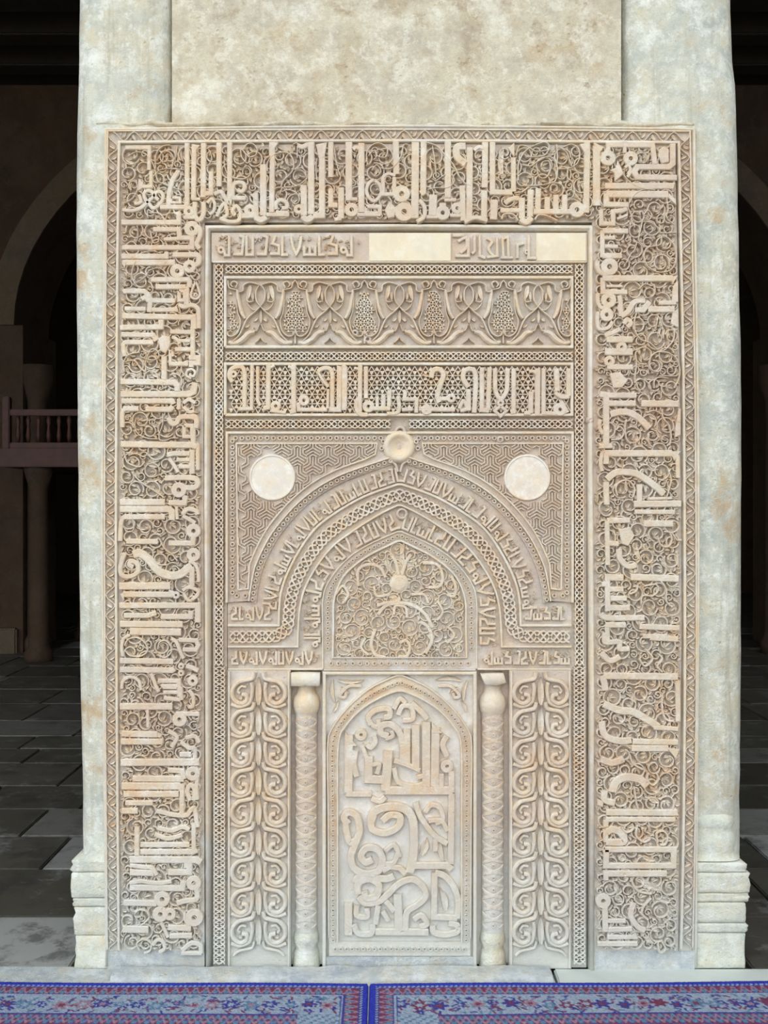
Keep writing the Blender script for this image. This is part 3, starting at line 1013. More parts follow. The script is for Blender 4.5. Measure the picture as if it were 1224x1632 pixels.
LEFT = """
@185 330 8.16
B60 90 220 840 220|B56 830 90 830 250|P 740 90 850 70 850 160
B56 500 310 830 310 840 420 1000 420 1000 545 100 545|B44 640 440 830 430
O85 1000 300|P 880 300 950 260 950 350|C50 1080 270 1110 330 1090 430 1060 500 1100 560
B60 90 660 680 660|B50 670 600 670 690|P 90 690 140 600 150 690
C60 750 640 900 640 1050 640 1090 670 1085 740 1040 770
O72 970 790
B64 100 740 780 740|P 90 730 160 720 130 820|O80 810 850
B56 470 960 950 960 970 990 960 1060
B56 530 1055 920 1055|B60 930 1050 930 1280|B40 835 1110 905 1110 905 1230 835 1230 835 1110
T24 1000 860 1080 880 1090 950 1030 960 980 900
C24 1050 980 1000 1100 990 1180 1050 1210 1100 1170 1090 1100 1050 980
O24 1050 1160
B56 110 1110 380 1110 430 1150 460 1220 450 1380|P 85 1100 140 1090 150 1160
C50 350 1215 400 1190 440 1240
B50 130 1335 400 1340
B56 480 1230 780 1235
B50 480 1350 790 1350 780 1310
C50 830 1290 900 1310 1000 1290 1070 1330 1085 1420 1085 1590
B64 100 1430 1020 1450 1025 1600|P 80 1420 150 1400 140 1490
B60 70 1580 600 1572 600 1480
T20 650 270 640 170 560 100 460 100|T20 650 200 690 110 760 100
T16 290 260 300 380 290 460
T22 460 330 480 430 500 480 560 470 570 410 520 400
T16 700 380 780 450 850 490 950 490
T18 270 720 220 880 260 1020
T18 280 1000 400 920 450 840 560 810 640 850 690 980
T16 400 600 500 590 600 620
T20 820 1270 850 1400 840 1500
T18 380 1520 450 1610
L50 340 330 400 400|L40 130 400 250 370|L50 200 870 260 980|L44 380 900 410 1000|L44 120 960 160 1050
@185 520 8.16
B56 90 120 500 130 540 200|P 75 110 130 90 130 170
B56 130 220 500 220|C50 150 210 110 260 130 400
B52 1010 20 1010 420|B50 720 85 1000 90|B40 830 200 980 200|B50 780 312 990 312|C40 740 150 800 180 840 240
B56 960 420 1080 420 1080 490 990 490 990 540
B50 700 500 950 500|C34 720 480 720 340 760 400
B60 640 400 640 700
P 560 180 620 130 720 150 720 260 660 370 590 330
B64 80 730 770 740 810 780 810 850
B70 80 890 960 890 1020 860 1040 740|P 90 910 160 800 190 880
B60 90 980 740 980 760 1020|P 75 970 140 950 150 1030
B60 400 1085 720 1090 755 1050|B60 110 1080 310 1080|C50 150 1080 100 1130 100 1320
C40 890 1010 960 960 1040 1010|C40 890 1050 960 1120 1030 1110
B44 830 950 830 1090
C56 690 1190 740 1270 800 1260 850 1190 1020 1190 1060 1240 1050 1330
B44 900 1300 1000 1300 1000 1440 900 1440 900 1300
B56 1015 1330 1015 1550
B70 80 1540 1000 1550 1060 1570|P 70 1560 130 1480 160 1540
B46 1075 1530 1075 1870
T24 130 600 110 500 160 400 240 360 320 350
T24 160 460 260 460 340 560 400 600
T22 400 590 400 480 430 380 480 310 550 330 570 410 500 450 430 440
T20 420 640 440 700 500 800
L54 450 600 580 560|L54 470 620 580 660|L50 190 620 290 660|L50 150 540 200 640|L44 330 580 330 690
T20 620 1140 620 1280 580 1400 580 1480 660 1490 730 1460 820 1460
T18 280 1200 260 1300 300 1400 420 1460 560 1470
L44 320 1230 450 1190|L44 330 1280 470 1290|L44 450 1230 560 1180|L44 460 1270 570 1310|L44 120 1180 220 1160|L40 620 1440 720 1380
C24 990 690 930 650 940 590 1000 570 1040 610 1020 660 980 650 980 620
L50 740 580 800 680|L40 850 700 870 830|L40 930 760 960 840
@185 710 8.16
B56 680 130 760 110 970 110|B44 800 190 970 190|B50 830 275 980 280|B60 1000 60 1000 370|C40 700 170 760 250 820 350
C60 650 430 850 420 1030 430 1075 490 1030 550 900 550|O85 830 580
B60 700 745 900 750 920 650
B70 70 740 650 740|P 60 770 120 660 170 740
B70 70 830 700 830 740 860 740 970
B60 130 930 650 930|C50 130 920 85 1000 70 1240
C50 880 900 940 830 1050 850 1070 900|C44 880 920 960 960 1040 1010
B34 800 790 810 960
O80 1020 1110|B60 1020 1180 1010 1270 700 1270
B60 150 1245 560 1250|P 150 1275 190 1170 230 1240
C90 240 1420 330 1400 440 1480 520 1580 600 1650 740 1690 850 1670 930 1610 1000 1560
O75 1020 1420|C40 960 1510 1040 1540 1080 1640 1085 1770
C50 130 1400 75 1560 90 1680 200 1700 300 1640 290 1540 220 1500 190 1550 240 1580
B60 1000 1580 1000 1830
T24 120 80 150 200 210 250 320 280 390 220
T22 180 130 280 110 380 150 440 80
T22 250 380 330 470 430 540 530 600 640 680
T22 580 1210 640 1330 740 1410 810 1500
T22 470 1460 560 1540 680 1550
T18 230 780 220 900 240 1000 240 1100 160 1120 120 1060
L60 440 120 570 80|L60 430 190 580 200|L60 430 250 580 270|L60 430 400 570 370|L60 440 460 600 420
L50 200 220 300 170|L50 70 430 130 500|L50 200 500 310 520|L50 280 1060 440 1080|L50 520 560 650 640
@185 900 8.16
B80 60 275 720 270|B64 110 380 720 385 740 330|P 70 380 130 350 120 470
C40 880 330 960 290 1070 330 1070 390 1000 450|C34 890 360 940 450 1000 460
O42 795 390
B64 60 525 1075 525 1075 740
B56 120 655 430 655 540 620
B60 600 670 980 670 990 590
B70 70 765 880 770
B80 200 860 860 870|C34 200 905 110 960 90 1080 110 1180
C40 730 950 800 1000 840 1100 890 1210
B50 830 970 1055 980 1080 1040 1050 1100 880 1095
B64 70 1240 760 1250
B64 70 1355 740 1365 775 1340
O36 860 1310|O36 860 1400
C50 920 1310 1000 1330 1080 1370
B50 560 1500 830 1500 840 1700
B44 600 1565 820 1565
C34 90 1600 110 1500 210 1450 310 1500 340 1620
C40 470 1400 530 1560 570 1640
O60 1010 1500
T26 560 1090 580 1000 660 980 720 1040 730 1130 650 1200 570 1170
T26 130 1040 180 960 300 940 400 1020 420 1120 330 1180 200 1170 140 1110
T22 330 1330 380 1370 440 1400
@185 1090 7.096
B44 540 25 700 25|B40 545 85 720 85|B44 740 20 750 170|B40 550 150 740 170
B64 60 245 650 245
B30 370 280 375 480
B44 690 325 950 330|O70 730 390
C36 830 60 880 130 880 240 830 250
B60 80 550 480 560|P 480 530 540 560 520 600 470 590
B60 70 640 540 640
C40 600 520 700 590 640 700
C40 800 600 900 580 950 650|C40 740 640 830 710 900 720 900 830
B50 730 785 860 785
B70 70 875 950 870
B50 600 960 760 970 780 1060|B60 200 1055 780 1060
O70 880 1000|C40 930 1040 920 1150 930 1290
C44 850 1300 815 1200 850 1130 900 1180 890 1300
B70 80 1140 740 1140
B60 100 1230 720 1230
B50 760 1110 755 1450
B50 120 1330 430 1330
B56 80 1420 260 1420
C44 470 1420 560 1440 640 1460 800 1470 850 1420 900 1400 930 1600
@185 1300 7.096
B44 890 60 890 360
C44 480 120 640 150 760 110 840 140
C44 450 190 600 240 760 200
B50 290 310 840 310|B50 250 100 250 430
B54 290 390 880 390 930 370
B66 170 475 920 480 970 510
C40 170 540 330 560 420 570 470 650
B60 170 620 440 630
B60 600 620 840 620 840 540 780 540
B60 170 790 760 800 780 710
C40 170 740 300 720 400 735 520 740 640 720
O72 890 740|C50 700 970 800 940 920 920 920 800
O75 535 920|O75 515 1090|O60 620 1090
B60 100 960 470 970
O85 895 1130|C26 790 1060 790 1150 840 1230
B70 90 1260 380 1265|P 80 1290 130 1190 160 1260
B56 600 1240 860 1250|B50 620 1335 870 1330
C34 520 1180 560 1260 600 1350
C44 760 1500 860 1420 960 1440 970 1530|B40 750 1530 980 1530
C34 430 1440 480 1380 540 1400 560 1480 500 1520
T24 280 1500 250 1420 330 1370 410 1420 400 1500 330 1530
T24 230 1080 280 1040 360 1060 390 1130 330 1190
"""
RIGHT = """
@940 225 8.16
B80 75 80 75 860|P 30 30 170 105 115 180 70 200
B56 195 75 800 80 830 320|B50 225 80 225 170|O85 220 245
B40 440 30 440 180|O80 515 250
P 345 270 400 380 425 450 370 500 310 550 300 440 240 400 320 370
C34 440 370 480 340 510 380 500 450 470 490
B64 1060 60 1060 320 1010 360 600 360 560 430 600 492 1110 500
P 880 130 950 90 1010 130 1010 300 920 320 870 230
B70 180 605 1060 605|P 1000 580 1095 560 1060 660
B80 200 710 1000 715|B60 200 700 200 845 480 850|P 1000 690 1100 780 1110 860 1000 760
B50 130 910 140 1092 290 1095 290 935 400 930 470 900
C30 340 1030 400 1010 470 980
B50 150 1180 150 1530|B60 150 1185 480 1190|B44 170 1275 310 1275|B44 180 1385 350 1390|B60 150 1510 400 1510
T20 420 460 500 550 620 620 830 655
T20 830 655 680 650 560 720 510 800 480 880 520 970 530 1060 570 1140
T20 500 1000 590 1000 660 1060 640 1180 620 1300 690 1400
T20 660 1060 780 1080 880 1160 900 1210 1110 1205
T18 980 750 1000 900 980 1010 1080 1110
T22 910 1240 900 1360 740 1400 690 1500 720 1620 800 1690 900 1720 1030 1690 1100 1580 1090 1400 1000 1280 910 1240
T18 690 970 740 920 790 980 750 1040 700 1010
T18 850 1020 900 970 950 1020 930 1080 870 1080 850 1020
T18 720 1150 770 1120 800 1180 750 1220
T18 600 1330 560 1440 520 1480 460 1600
L60 770 1610 870 1430|L60 900 1680 905 1440|L60 1060 1570 970 1500|L50 1010 1330 960 1400
L50 570 940 690 900|L44 830 850 820 950|L44 790 870 840 900|L44 900 860 850 900|L50 940 830 910 900
L50 400 1290 440 1340|L50 510 1240 500 1320|L50 510 1380 480 1330|L44 680 160 740 300|L44 760 170 740 300|L40 620 190 680 250
@940 420 8.16
O95 240 60|C50 90 -20 85 60 130 140 230 150
B70 150 210 1060 210|P 1000 190 1130 170 1060 285|B56 155 200 160 385 470 388
B30 200 310 400 310
O85 230 490|C44 90 400 95 520 140 590 240 580
B50 370 430 390 560 390 700|C60 390 700 480 640 540 540 600 500 700 500
B60 570 620 680 620 760 510
B70 740 610 1080 610|P 1030 800 1060 640 1130 600 1130 850
P 1040 530 1130 520 1130 240 1060 310|B50 880 525 1100 525
O75 205 680|C40 90 640 100 850 220 850 280 770
C50 430 800 470 740 520 790 470 840
C50 180 950 300 905 380 860
B70 200 1000 540 1000
B76 180 1160 540 1160|O60 400 1100
O60 240 1280|B60 210 1355 540 1360
P 240 1440 380 1420 480 1530 400 1630 290 1630
T22 590 660 560 780 580 900 650 1000 760 1040 860 1130
T22 1080 850 1070 1000 960 1130 860 1160 780 1220 760 1320 800 1400 880 1410 920 1330 880 1270
T22 870 1160 1000 1170 1110 1250 1150 1380 1140 1500 1080 1630
T22 580 1200 590 1330 570 1500 600 1600 640 1680
T20 820 1632 820 1540 880 1490 1000 1500
T20 880 1470 1110 1470
T20 540 460 660 460 780 450 830 380 810 280
T18 620 350 700 280 780 310
T20 830 470 900 540
T22 560 1560 640 1510 740 1560 780 1640
L64 870 680 840 890|L44 680 660 720 740|L44 640 790 740 790|L44 630 950 700 880|L44 740 940 790 880
L50 900 850 880 980|L50 950 860 940 1000|L50 1010 850 990 980|L44 1090 1000 1120 1080|L50 620 1100 640 1200|L50 720 1060 690 1170|L50 640 1210 660 1300
L50 1010 1240 1090 1290|L50 1000 1340 1090 1320|L50 880 1570 980 1600|L50 900 1530 980 1500
@940 610 7.774
B66 110 150 190 160 190 790|B60 200 165 560 165|B60 220 265 550 265
B70 620 265 1080 270
C70 240 400 360 370 480 380 600 450 720 570
P 1080 330 1105 330 1105 660 1030 690 1040 560
B56 100 790 260 785
C40 120 460 105 550 150 640
B70 170 880 1000 880|P 950 850 1110 850 1030 970|B60 190 870 190 1010
B44 1070 900 1075 1180
C40 140 870 120 1000 140 1100
C70 200 1200 300 1120 420 1110 560 1130 680 1200 800 1290 900 1380
C60 190 1230 190 1370 200 1510
B70 530 1505 1110 1500|B60 600 1260 600 1490
B30 700 1440 1000 1430
T26 250 710 360 700 410 620 360 550 310 590
T26 440 460 420 560 440 700 490 760
T24 880 330 890 440 960 530 990 660 970 780
T22 690 380 780 350 880 400
T22 720 640 710 740 760 800
T26 430 1180 430 1340
T26 330 1400 310 1290 380 1220 470 1220 540 1310 520 1420
T22 960 1100 990 1200 960 1340 930 1430
L64 800 620 980 720|L60 510 600 630 620|L60 500 700 620 680|L60 540 740 570 640|L50 720 420 830 450|L60 900 520 880 400
L60 720 1000 850 1040|L60 700 1060 840 1070|L50 920 1120 930 1220|L50 300 980 420 1050|L50 540 960 600 1060
@940 810 7.774
B50 540 45 1030 50
B60 200 155 480 150|B50 200 160 210 700|B56 200 430 340 440
B70 650 190 1010 190
P 340 260 480 230 540 340 460 470 380 440
C60 350 500 360 620 460 715 560 700
B70 170 850 400 860|B50 130 940 200 940|B56 205 860 210 1270|B56 220 1000 400 1000|B56 240 1115 440 1112|B60 200 1230 480 1230
C60 120 1300 180 1350 400 1355 660 1350
B70 490 850 1080 870
B60 180 1440 430 1440|B50 200 1440 210 1632
B60 600 1460 1090 1480
B50 640 1580 940 1580
L84 550 440 620 650|L70 640 440 730 520|L60 690 640 780 660|L70 880 640 960 740|L60 1060 520 1090 740
T26 820 340 870 460 960 470 1000 380 970 300 900 290
T26 1000 300 1060 390 1120 390
T26 580 940 560 1020 480 1060
T26 660 960 800 940 830 1010 760 1080 640 1080 620 1180
T26 850 880 930 1000 930 1140 1000 1220
L60 700 1250 820 1330|L60 840 1270 980 1300|L60 960 950 1080 1020|L60 560 1280 650 1200
@940 1010 6.529
C50 110 190 200 275 300 230
C46 150 -20 150 80 290 80 300 150 400 150
B50 610 35 900 50
B60 130 430 900 440|C56 110 430 140 500 150 580
C64 130 720 300 790 420 800 560 870 700 960|B40 650 965 900 980
C60 110 900 150 1050 300 1105 420 1095|B50 430 1110 900 1118
B56 420 1180 800 1180|P 780 1170 920 1190 880 1290
C60 100 1290 220 1330 340 1290
C70 225 1632 260 1530 360 1480 500 1500 580 1570
B44 900 480 905 900
T26 560 150 640 250 560 330 500 250
T26 690 200 740 250 690 330 740 390
T26 740 620 740 780 780 880 860 900
T26 600 1430 580 1500 640 1560 700 1500 680 1440
T24 400 1240 440 1340 540 1400
L60 420 600 480 720|L60 520 600 640 700|L60 300 850 340 920|L60 400 930 440 1000|L60 540 930 600 950|L60 740 1380 860 1420
@940 1250 5.829
C50 130 40 130 130 220 160|P 60 120 120 150 110 200 60 180
B50 140 245 800 250
B40 140 312 780 312|B40 140 312 140 380
C56 150 430 200 405 280 440 300 520 140 520|B40 135 400 140 520
B46 130 590 770 590 765 740 140 740 145 590
B50 130 812 700 812|B40 140 780 140 870
O60 115 1065|B46 130 1100 135 1345
B36 150 1250 320 1250
B40 160 1332 380 1325
B40 150 1400 410 1400 390 1370
B40 60 1462 430 1462
C44 400 1080 370 1200 430 1300 500 1340
T26 370 850 400 930 450 980 560 1000
T24 280 380 330 430 390 400 380 350
T24 430 360 420 460 490 520 550 490
T24 620 520 610 440 670 420 710 470 690 540 640 550
T22 400 10 420 150 440 220
T24 560 1040 500 1100 470 1180 530 1240
T24 620 1450 640 1540 690 1510 660 1440
L80 450 860 660 970|L60 600 1030 760 1080|L50 760 860 800 960|L60 240 1010 300 1080|L60 220 920 260 980|L60 710 1120 790 1200|L60 560 1300 640 1350|L60 500 1390 590 1460|L50 250 650 350 680|L50 480 660 620 690|L60 530 100 640 160|L60 560 20 660 60
L46 220 1140 240 1210|L50 690 1230 760 1310|L50 720 1420 780 1500
"""
for txt in (TOP, LEFT, RIGHT):
    trace(txt, frame, wk=1.2)
rv = random.Random(31)
for reg in ([(195, 236), (945, 236), (945, 350), (195, 350)], [(196, 352), (320, 352), (320, 700), (193, 700)], [(193, 702), (320, 702), (321, 1100), (193, 1100)], [(193, 1102), (321, 1102), (321, 1510), (195, 1510)],
            [(948, 236), (1072, 236), (1080, 600), (948, 600)], [(948, 602), (1080, 602), (1083, 1050), (950, 1050)], [(950, 1052), (1083, 1052), (1077, 1510), (950, 1510)]):
    mb = MB()
    scroll(mb, reg, 13, 4.2, G0, G0 + 9.0, rv, 3.4)
    tag(mb.build('vine_scrollwork', 'carve', frame), kind='stuff')
# smooth fillet between the great frame and the inner panel
mb = MB()
ribbon(mb, [(332, 1545), (331, 1200), (329, 800), (330, 500), (331, 363), (640, 361), (941, 363), (941, 700), (944, 1100), (943, 1545)], 12.5, -9, 17, 'round')
mb.build('inner_fillet', 'fillet', mih, True)

# ---- inner panel
mb = MB()
plate(mb, rect(337, 371, 936, 418), 12)
strip_o = mb.build('small_inscription_band', 'ground', mih)
kufic(strip_o, Path([(341, 411), (575, 411)]), 2, 232, -1, -35, 4.6, 12, 18, random.Random(4))
trace("""
@620 350 3.6
B18 365 95 430 95|C18 395 130 440 108 445 160 410 195
B18 380 212 455 212 455 105
B16 490 90 490 185 475 200|B16 520 90 520 212 550 225
C16 560 110 590 130 570 170 600 215|B16 560 220 620 212 618 105
B15 655 225 650 115 680 105 685 215|B15 640 222 710 222
B16 735 225 735 150 770 140|B16 800 95 800 225 845 225
O16 790 190 5
""", strip_o, 12, 17, 18)
for x0_, x1_ in ((588, 719), (854, 934)):
    mb = MB(); lump(mb, rect(x0_, 372, x1_, 417), 12, 16, 1.5)
    mb.build('repair_patch', 'patch', strip_o)

# knotted border frame
mb = MB()
plate(mb, rect(338, 418, 361, 1545), 5); plate(mb, rect(911, 418, 936, 1545), 5)
for y0_, y1_ in ((418, 442), (556, 580), (664, 690)):
    plate(mb, rect(361, y0_, 911, y1_), 5)
knot = mb.build('knotted_border', 'ground', mih)
for line, amp, per in (([(349, 422), (349, 1060)], 6.4, 25), ([(923, 422), (923, 1060)], 6.6, 25), ([(360, 429.5), (912, 429.5)], 6.2, 25), ([(360, 568), (912, 568)], 6.2, 25), ([(360, 676), (622, 676)], 6.4, 25), ([(652, 676), (912, 676)], 6.4, 25), ([(350, 1062), (350, 1535)], 8.5, 20), ([(923, 1062), (923, 1535)], 8.5, 20)):
    mb = MB()
    braid(mb, line, amp, per * 1.4, 3.2, 4, 15.5)
    mb.build('knot_strip', 'carve', knot)
for line, w_ in (([(359.5, 553.5), (359.5, 443), (911, 443), (911, 553.5), (359.5, 553.5)], 4.5), ([(359.5, 661.5), (359.5, 580.5), (911, 580.5), (911, 661.5), (359.5, 661.5)], 4.5), ([(362, 960), (362, 690), (912, 690), (912, 960)], 4.0)):
    mb = MB(); ribbon(mb, line, w_, 3, 17)
    mb.build('fillet', 'fillet', knot)
mb = MB(); ribbon(mb, [(340, 418), (934, 418)], 2.5, 3, 15)
mb.build('fillet', 'fillet', knot)

# panel of paired palmettes
mb = MB(); plate(mb, rect(361, 445, 910, 552), 9)
pal = mb.build('palmette_panel', 'ground', mih)
HALF = """C24 0 0 50 50 140 130 190 230 230 310 310 390|C60 60 270 130 290 190 350 270 395 345 385
C44 250 -180 235 -60 205 60 165 130
C18 0 0 45 -70 45 -170 10 -230
C20 20 -235 60 -250 120 -260 180 -230 190 -170 240 -155
C22 270 -200 250 -250 290 -270 320 -240 300 -210
C20 250 -180 330 -200 350 -250 380 -285
L66 110 -230 140 -70
L40 90 -160 80 -60
C18 70 -60 130 -50 150 -100
C16 0 0 60 40 110 10 140 -40
C18 262 -80 245 60 215 160 240 270 300 320 350 310 355 275 320 265
L46 35 120 75 160
C16 10 190 40 260 80 250 70 220
C16 0 330 20 360 60 395
L40 120 190 170 230"""
def unit(cx):
    k = 1 / 6.8
    cy = 435 + 370 * k
    for ln in HALF.splitlines():
        for sg in (1, -1):
            mb = MB()
            nm = 'palmette_leaf'
            for seg in ln.split('|'):
                t = seg.split()
                w = float(t[0][1:]) * k
                nums = [float(q) for q in t[1:]]
                pts = [(cx + sg * nums[i] * k, cy + nums[i + 1] * k) for i in range(0, len(nums), 2)]
                pts = [(min(max(p[0], 364), 908), p[1]) for p in pts]
                if t[0][0] == 'C':
                    cc = catmull(pts)
                    n_ = len(cc)
                    ribbon(mb, cc, [1.25 * w * (0.6 + 0.4 * math.sin(math.pi * (i + 0.5) / n_)) for i in range(n_)], 9, 18.5 + RND.uniform(-.4, .4), 'round')
                else:
                    leaf(mb, pts[0], pts[1], w, 9, 16)
            mb.build(nm, 'carve', pal)
    mb = MB(); leaf(mb, (cx + 0.5, cy + 26), (cx + 0.5, cy + 4), 6, 9, 16); mb.build('palmette_leaf', 'carve', pal)
cxs = [415.5 + 110.4 * k for k in range(5)]
for c in cxs:
    unit(c)
def belltest(p):
    for c in [cxs[0] - 55.2] + [c + 55.2 for c in cxs]:
        t = (p[1] - 462) / 68
        if 0 < t < 1:
            hw = 5 + 15 * t ** 0.7 if t < 0.85 else 20
            if abs(p[0] - c) < hw and 364 < p[0] < 908:
                return True
    return False
mb = MB(); trilattice(mb, belltest, 362, 455, 910, 535, 11.5, 8, 14.5, 2.0)
tag(mb.build('pierced_lattice', 'carve', pal), kind='stuff')
for k in range(4):
    c = cxs[k] + 55.2
    mb = MB()
    for a, b in (((c, 534), (c, 522)), ((c, 535), (c - 7, 527)), ((c, 535), (c + 7, 527))):
        leaf(mb, a, b, 5, 9, 16)
    ribbon(mb, [(c, 535), (c, 548)], 4, 9, 16, 'round')
    mb.build('trefoil', 'carve', pal)

# panel with the creed
mb = MB(); plate(mb, rect(361, 582, 910, 660), 5)
creed = mb.build('creed_inscription', 'ground', mih)
trace("""
@350 570 6.12
C40 130 240 100 190 110 130 150 100 220 95 248 160 248 330 245 490|O35 140 165
B34 320 70 315 500 180 505
B30 375 90 375 425 400 470
B44 480 70 475 490 430 500|C24 470 120 500 100 540 80
B46 725 70 725 525 690 535|C26 725 130 700 100 670 90
O48 550 475|B30 500 520 650 540
O50 825 420|B36 770 440 775 510 1050 512
C40 960 140 1010 110 1070 110 1100 160 1100 300 1100 500|C26 965 150 1000 210 1060 290
B46 1170 100 1165 510 1070 510|P 1140 80 1200 90 1170 150
B42 1215 70 1215 515
B26 1060 310 1055 500
@540 570 6.12
B46 62 90 58 500
B42 210 70 205 540|C24 205 130 180 110 150 110
B40 265 90 265 400
C40 190 400 170 470 200 550 280 560|O55 290 480|B40 300 500 500 500|B30 375 380 375 490|B40 435 360 435 490|B40 495 320 490 480
C36 575 380 590 480 570 540 470 550
B36 650 330 640 410 760 410 755 540|B36 615 512 720 505
O50 855 510|B40 780 505 1130 510
C46 900 200 920 130 980 120 1020 170 990 270 960 380 980 440|B40 980 405 1080 402|O42 1095 400|L34 810 160 900 180
@730 570 6.12
C44 100 290 50 210 60 140 110 115 160 140 170 230 165 380 155 540
B46 100 310 100 520
B42 232 110 230 515 300 522|P 205 100 260 100 240 160
B42 305 100 292 515
C34 10 500 50 430 85 500 20 520
C40 360 110 360 300 380 370 412 410 450 370 475 300 480 110|O35 412 445|B28 412 475 470 522 412 575 355 522 412 475
B42 540 110 540 530 510 540
B44 710 335 705 545|B40 640 545 700 545
B50 775 110 770 565|C30 765 175 740 140 690 140
B40 830 110 830 545 950 550
B48 955 110 965 330|C40 940 340 1000 385 1080 385|B44 1075 110 1075 380
O60 990 510|B40 1000 430 1060 540
""", creed, 5, 18.5, 19, 1.08)
mb = MB(); trilattice(mb, lambda p: 363 < p[0] < 909 and 584 < p[1] < 657, 360, 584, 912, 660, 17.2, 5, 14.5, 2.4)
tag(mb.build('pierced_lattice', 'carve', creed), kind='stuff')

# ---- arches
MX = 637.0
def mir(p): return [(2 * MX - x, y) for x, y in p]
def full(p):
    a = catmull(p, 6)
    return a + list(reversed(mir(a)))[1:]
A0 = full([(397, 958), (401, 930), (409, 897), (436, 846), (482, 795), (536, 760), (611, 733), (637, 725)])
A1 = full([(408, 962), (412, 932), (421, 900), (446, 853), (490, 804), (543, 770), (612, 744), (637, 736)])
A2 = full([(444, 994), (448, 943), (466, 897), (495, 851), (525, 824), (579, 792), (637, 771)])
A3 = full([(474, 1030), (478, 967), (492, 924), (525, 876), (563, 846), (606, 819), (637, 804)])
A4 = full([(514, 1066), (514, 1010), (514, 959), (522, 930), (549, 895), (584, 870), (637, 846)])
A5 = full([(530, 1050), (531, 1000), (532, 957), (544, 924), (563, 903), (590, 884), (637, 861)])
LA = [(362, 692), (637, 692)]
sp_parts = []
spand = None
for side in (0, 1):
    half = A0[:len(A0) // 2 + 1]
    poly = [(362, 960)] + half + [(637, 692), (362, 692)]
    if side: poly = mir(poly)
    mb = MB(); plate(mb, poly, 11)
    sp = mb.build('spandrel', 'ground', mih)
    sp_parts.append(sp)
    # chain border round the spandrel
    ch = [(398, 949), (371, 949), (371, 698.5), (612, 698.5), (607, 720)]
    if side: ch = mir(ch)
    for a, b in zip(ch, ch[1:]):
        mb = MB(); braid(mb, [a, b], 3.6, 20, 1.7, 11, 15, 2, True)
        mb.build('chain_border', 'carve', sp)
    inner = [(380, 940), (377, 707), (601, 707), (598, 724)] + list(reversed([(x - 7, y - 8) for x, y in half if 404 < x < 600])) + [(396, 938)]
    if side: inner = mir(inner)
    mb = MB(); ribbon(mb, inner + [inner[0]], 2.4, 11, 16)
    mb.build('fillet', 'fillet', sp)
    # three-armed interlace
    rc = (434, 761) if not side else (840, 761)
    def ok(p, inner=inner, rc=rc):
        return inside(p, inner) and dist(p, rc) > 38.5
    mb = MB()
    pt = 28.4
    cen = [((376 if not side else 658) + i * pt * 0.866, 700 + j * pt + (i % 2) * pt / 2) for i in range(-1, 12) for j in range(-1, 11)]
    nbr = [(pt * math.cos(math.radians(30 + 60 * k)), pt * math.sin(math.radians(30 + 60 * k))) for k in range(6)]
    for c_ in cen:
        def own(p, c_=c_):
            d0 = dist(p, c_)
            return all(d0 <= dist(p, (c_[0] + q[0], c_[1] + q[1])) - 0.8 for q in nbr)
        for k in range(3):
            a1 = -math.pi / 2 + k * 2 * math.pi / 3
            a2 = a1 + 2 * math.pi / 3
            d1, d2 = (math.cos(a1), math.sin(a1)), (math.cos(a2), math.sin(a2))
            for t in (0, 5.2, 10.4):
                v = (c_[0] + (d1[0] + d2[0]) * t, c_[1] + (d1[1] + d2[1]) * t)
                for d in ((d1,) if t == 0 else (d1, d2)):
                    n_ = 0
                    while n_ < 34 and ok((v[0] + d[0] * n_ * 0.5, v[1] + d[1] * n_ * 0.5)) and own((v[0] + d[0] * n_ * 0.5, v[1] + d[1] * n_ * 0.5)):
                        n_ += 1
                    if n_ > 5:
                        ribbon(mb, [v, (v[0] + d[0] * n_ * 0.5, v[1] + d[1] * n_ * 0.5)], 2.6, 10, 16 + RND.uniform(-.3, .3), 'thin')
    tag(mb.build('triskele_interlace', 'carve', sp), kind='stuff')
    mb = MB(); lathe(mb, rc[0], rc[1], [(37.5, 11), (37, 14), (36, 15.6), (34, 15.8), (33.5, 14.6), (0.5, 15.4)], 40)
    mb.build('roundel', 'roundel', sp, False)

def foot(A, y0, y1):
    """outline pieces of an arch band turned outward at its feet"""
    return [rect(362, y0, A, y1), mir(rect(362, y0, A, y1))]
mb = MB(); strip(mb, A0, A1, 10.5, n=90)
chain1 = mb.build('outer_chain_arch', 'ground', mih)
mid = [((a[0] + b[0]) / 2, (a[1] + b[1]) / 2) for a, b in zip(resample(A0, 80), resample(A1, 80))]
mb = MB(); braid(mb, mid, 3.4, 20, 1.8, 10.5, 14.5, 2, True); mb.build('chain_border', 'carve', chain1)
mb = MB(); ribbon(mb, resample(A0, 80), 2.6, 9, 16.5); mb.build('fillet', 'fillet', chain1)
mb = MB(); strip(mb, A1, A2, 6.5, n=90)
for p in foot(446, 960, 997): plate(mb, p, 6.9)
b1 = mb.build('outer_arch_inscription', 'ground', mih)
kufic(b1, Path(resample(A2, 120)), 20, Path(A2).L - 20, -3.5, -28, 3.6, 6.5, 13, random.Random(12))
for sd in (0, 1):
    ln = [(366, 990), (441, 990)] if not sd else [(833, 990), (908, 990)]
    kufic(b1, Path(ln), 0, 75, -1, -24, 3.6, 6.9, 12.5, random.Random(40 + sd))
mb = MB(); ribbon(mb, [(363, 997), (444, 997)] + resample(A2, 90)[1:-1] + [(830, 997), (911, 997)], 3.6, 4, 13)
mb.build('fillet', 'fillet', b1)
mb = MB(); strip(mb, A2, A3, 5.5, n=90)
for p in foot(476, 997, 1031): plate(mb, p, 5.9)
b2 = mb.build('braided_arch', 'ground', mih)
mid = [((a[0] + b[0]) / 2, (a[1] + b[1]) / 2) for a, b in zip(resample(A2, 90), resample(A3, 90))]
mid = [(366, 1015), (400, 1015), (440, 1014), (456, 1004)] + mid[3:-3] + [(818, 1004), (834, 1014), (874, 1015), (908, 1015)]
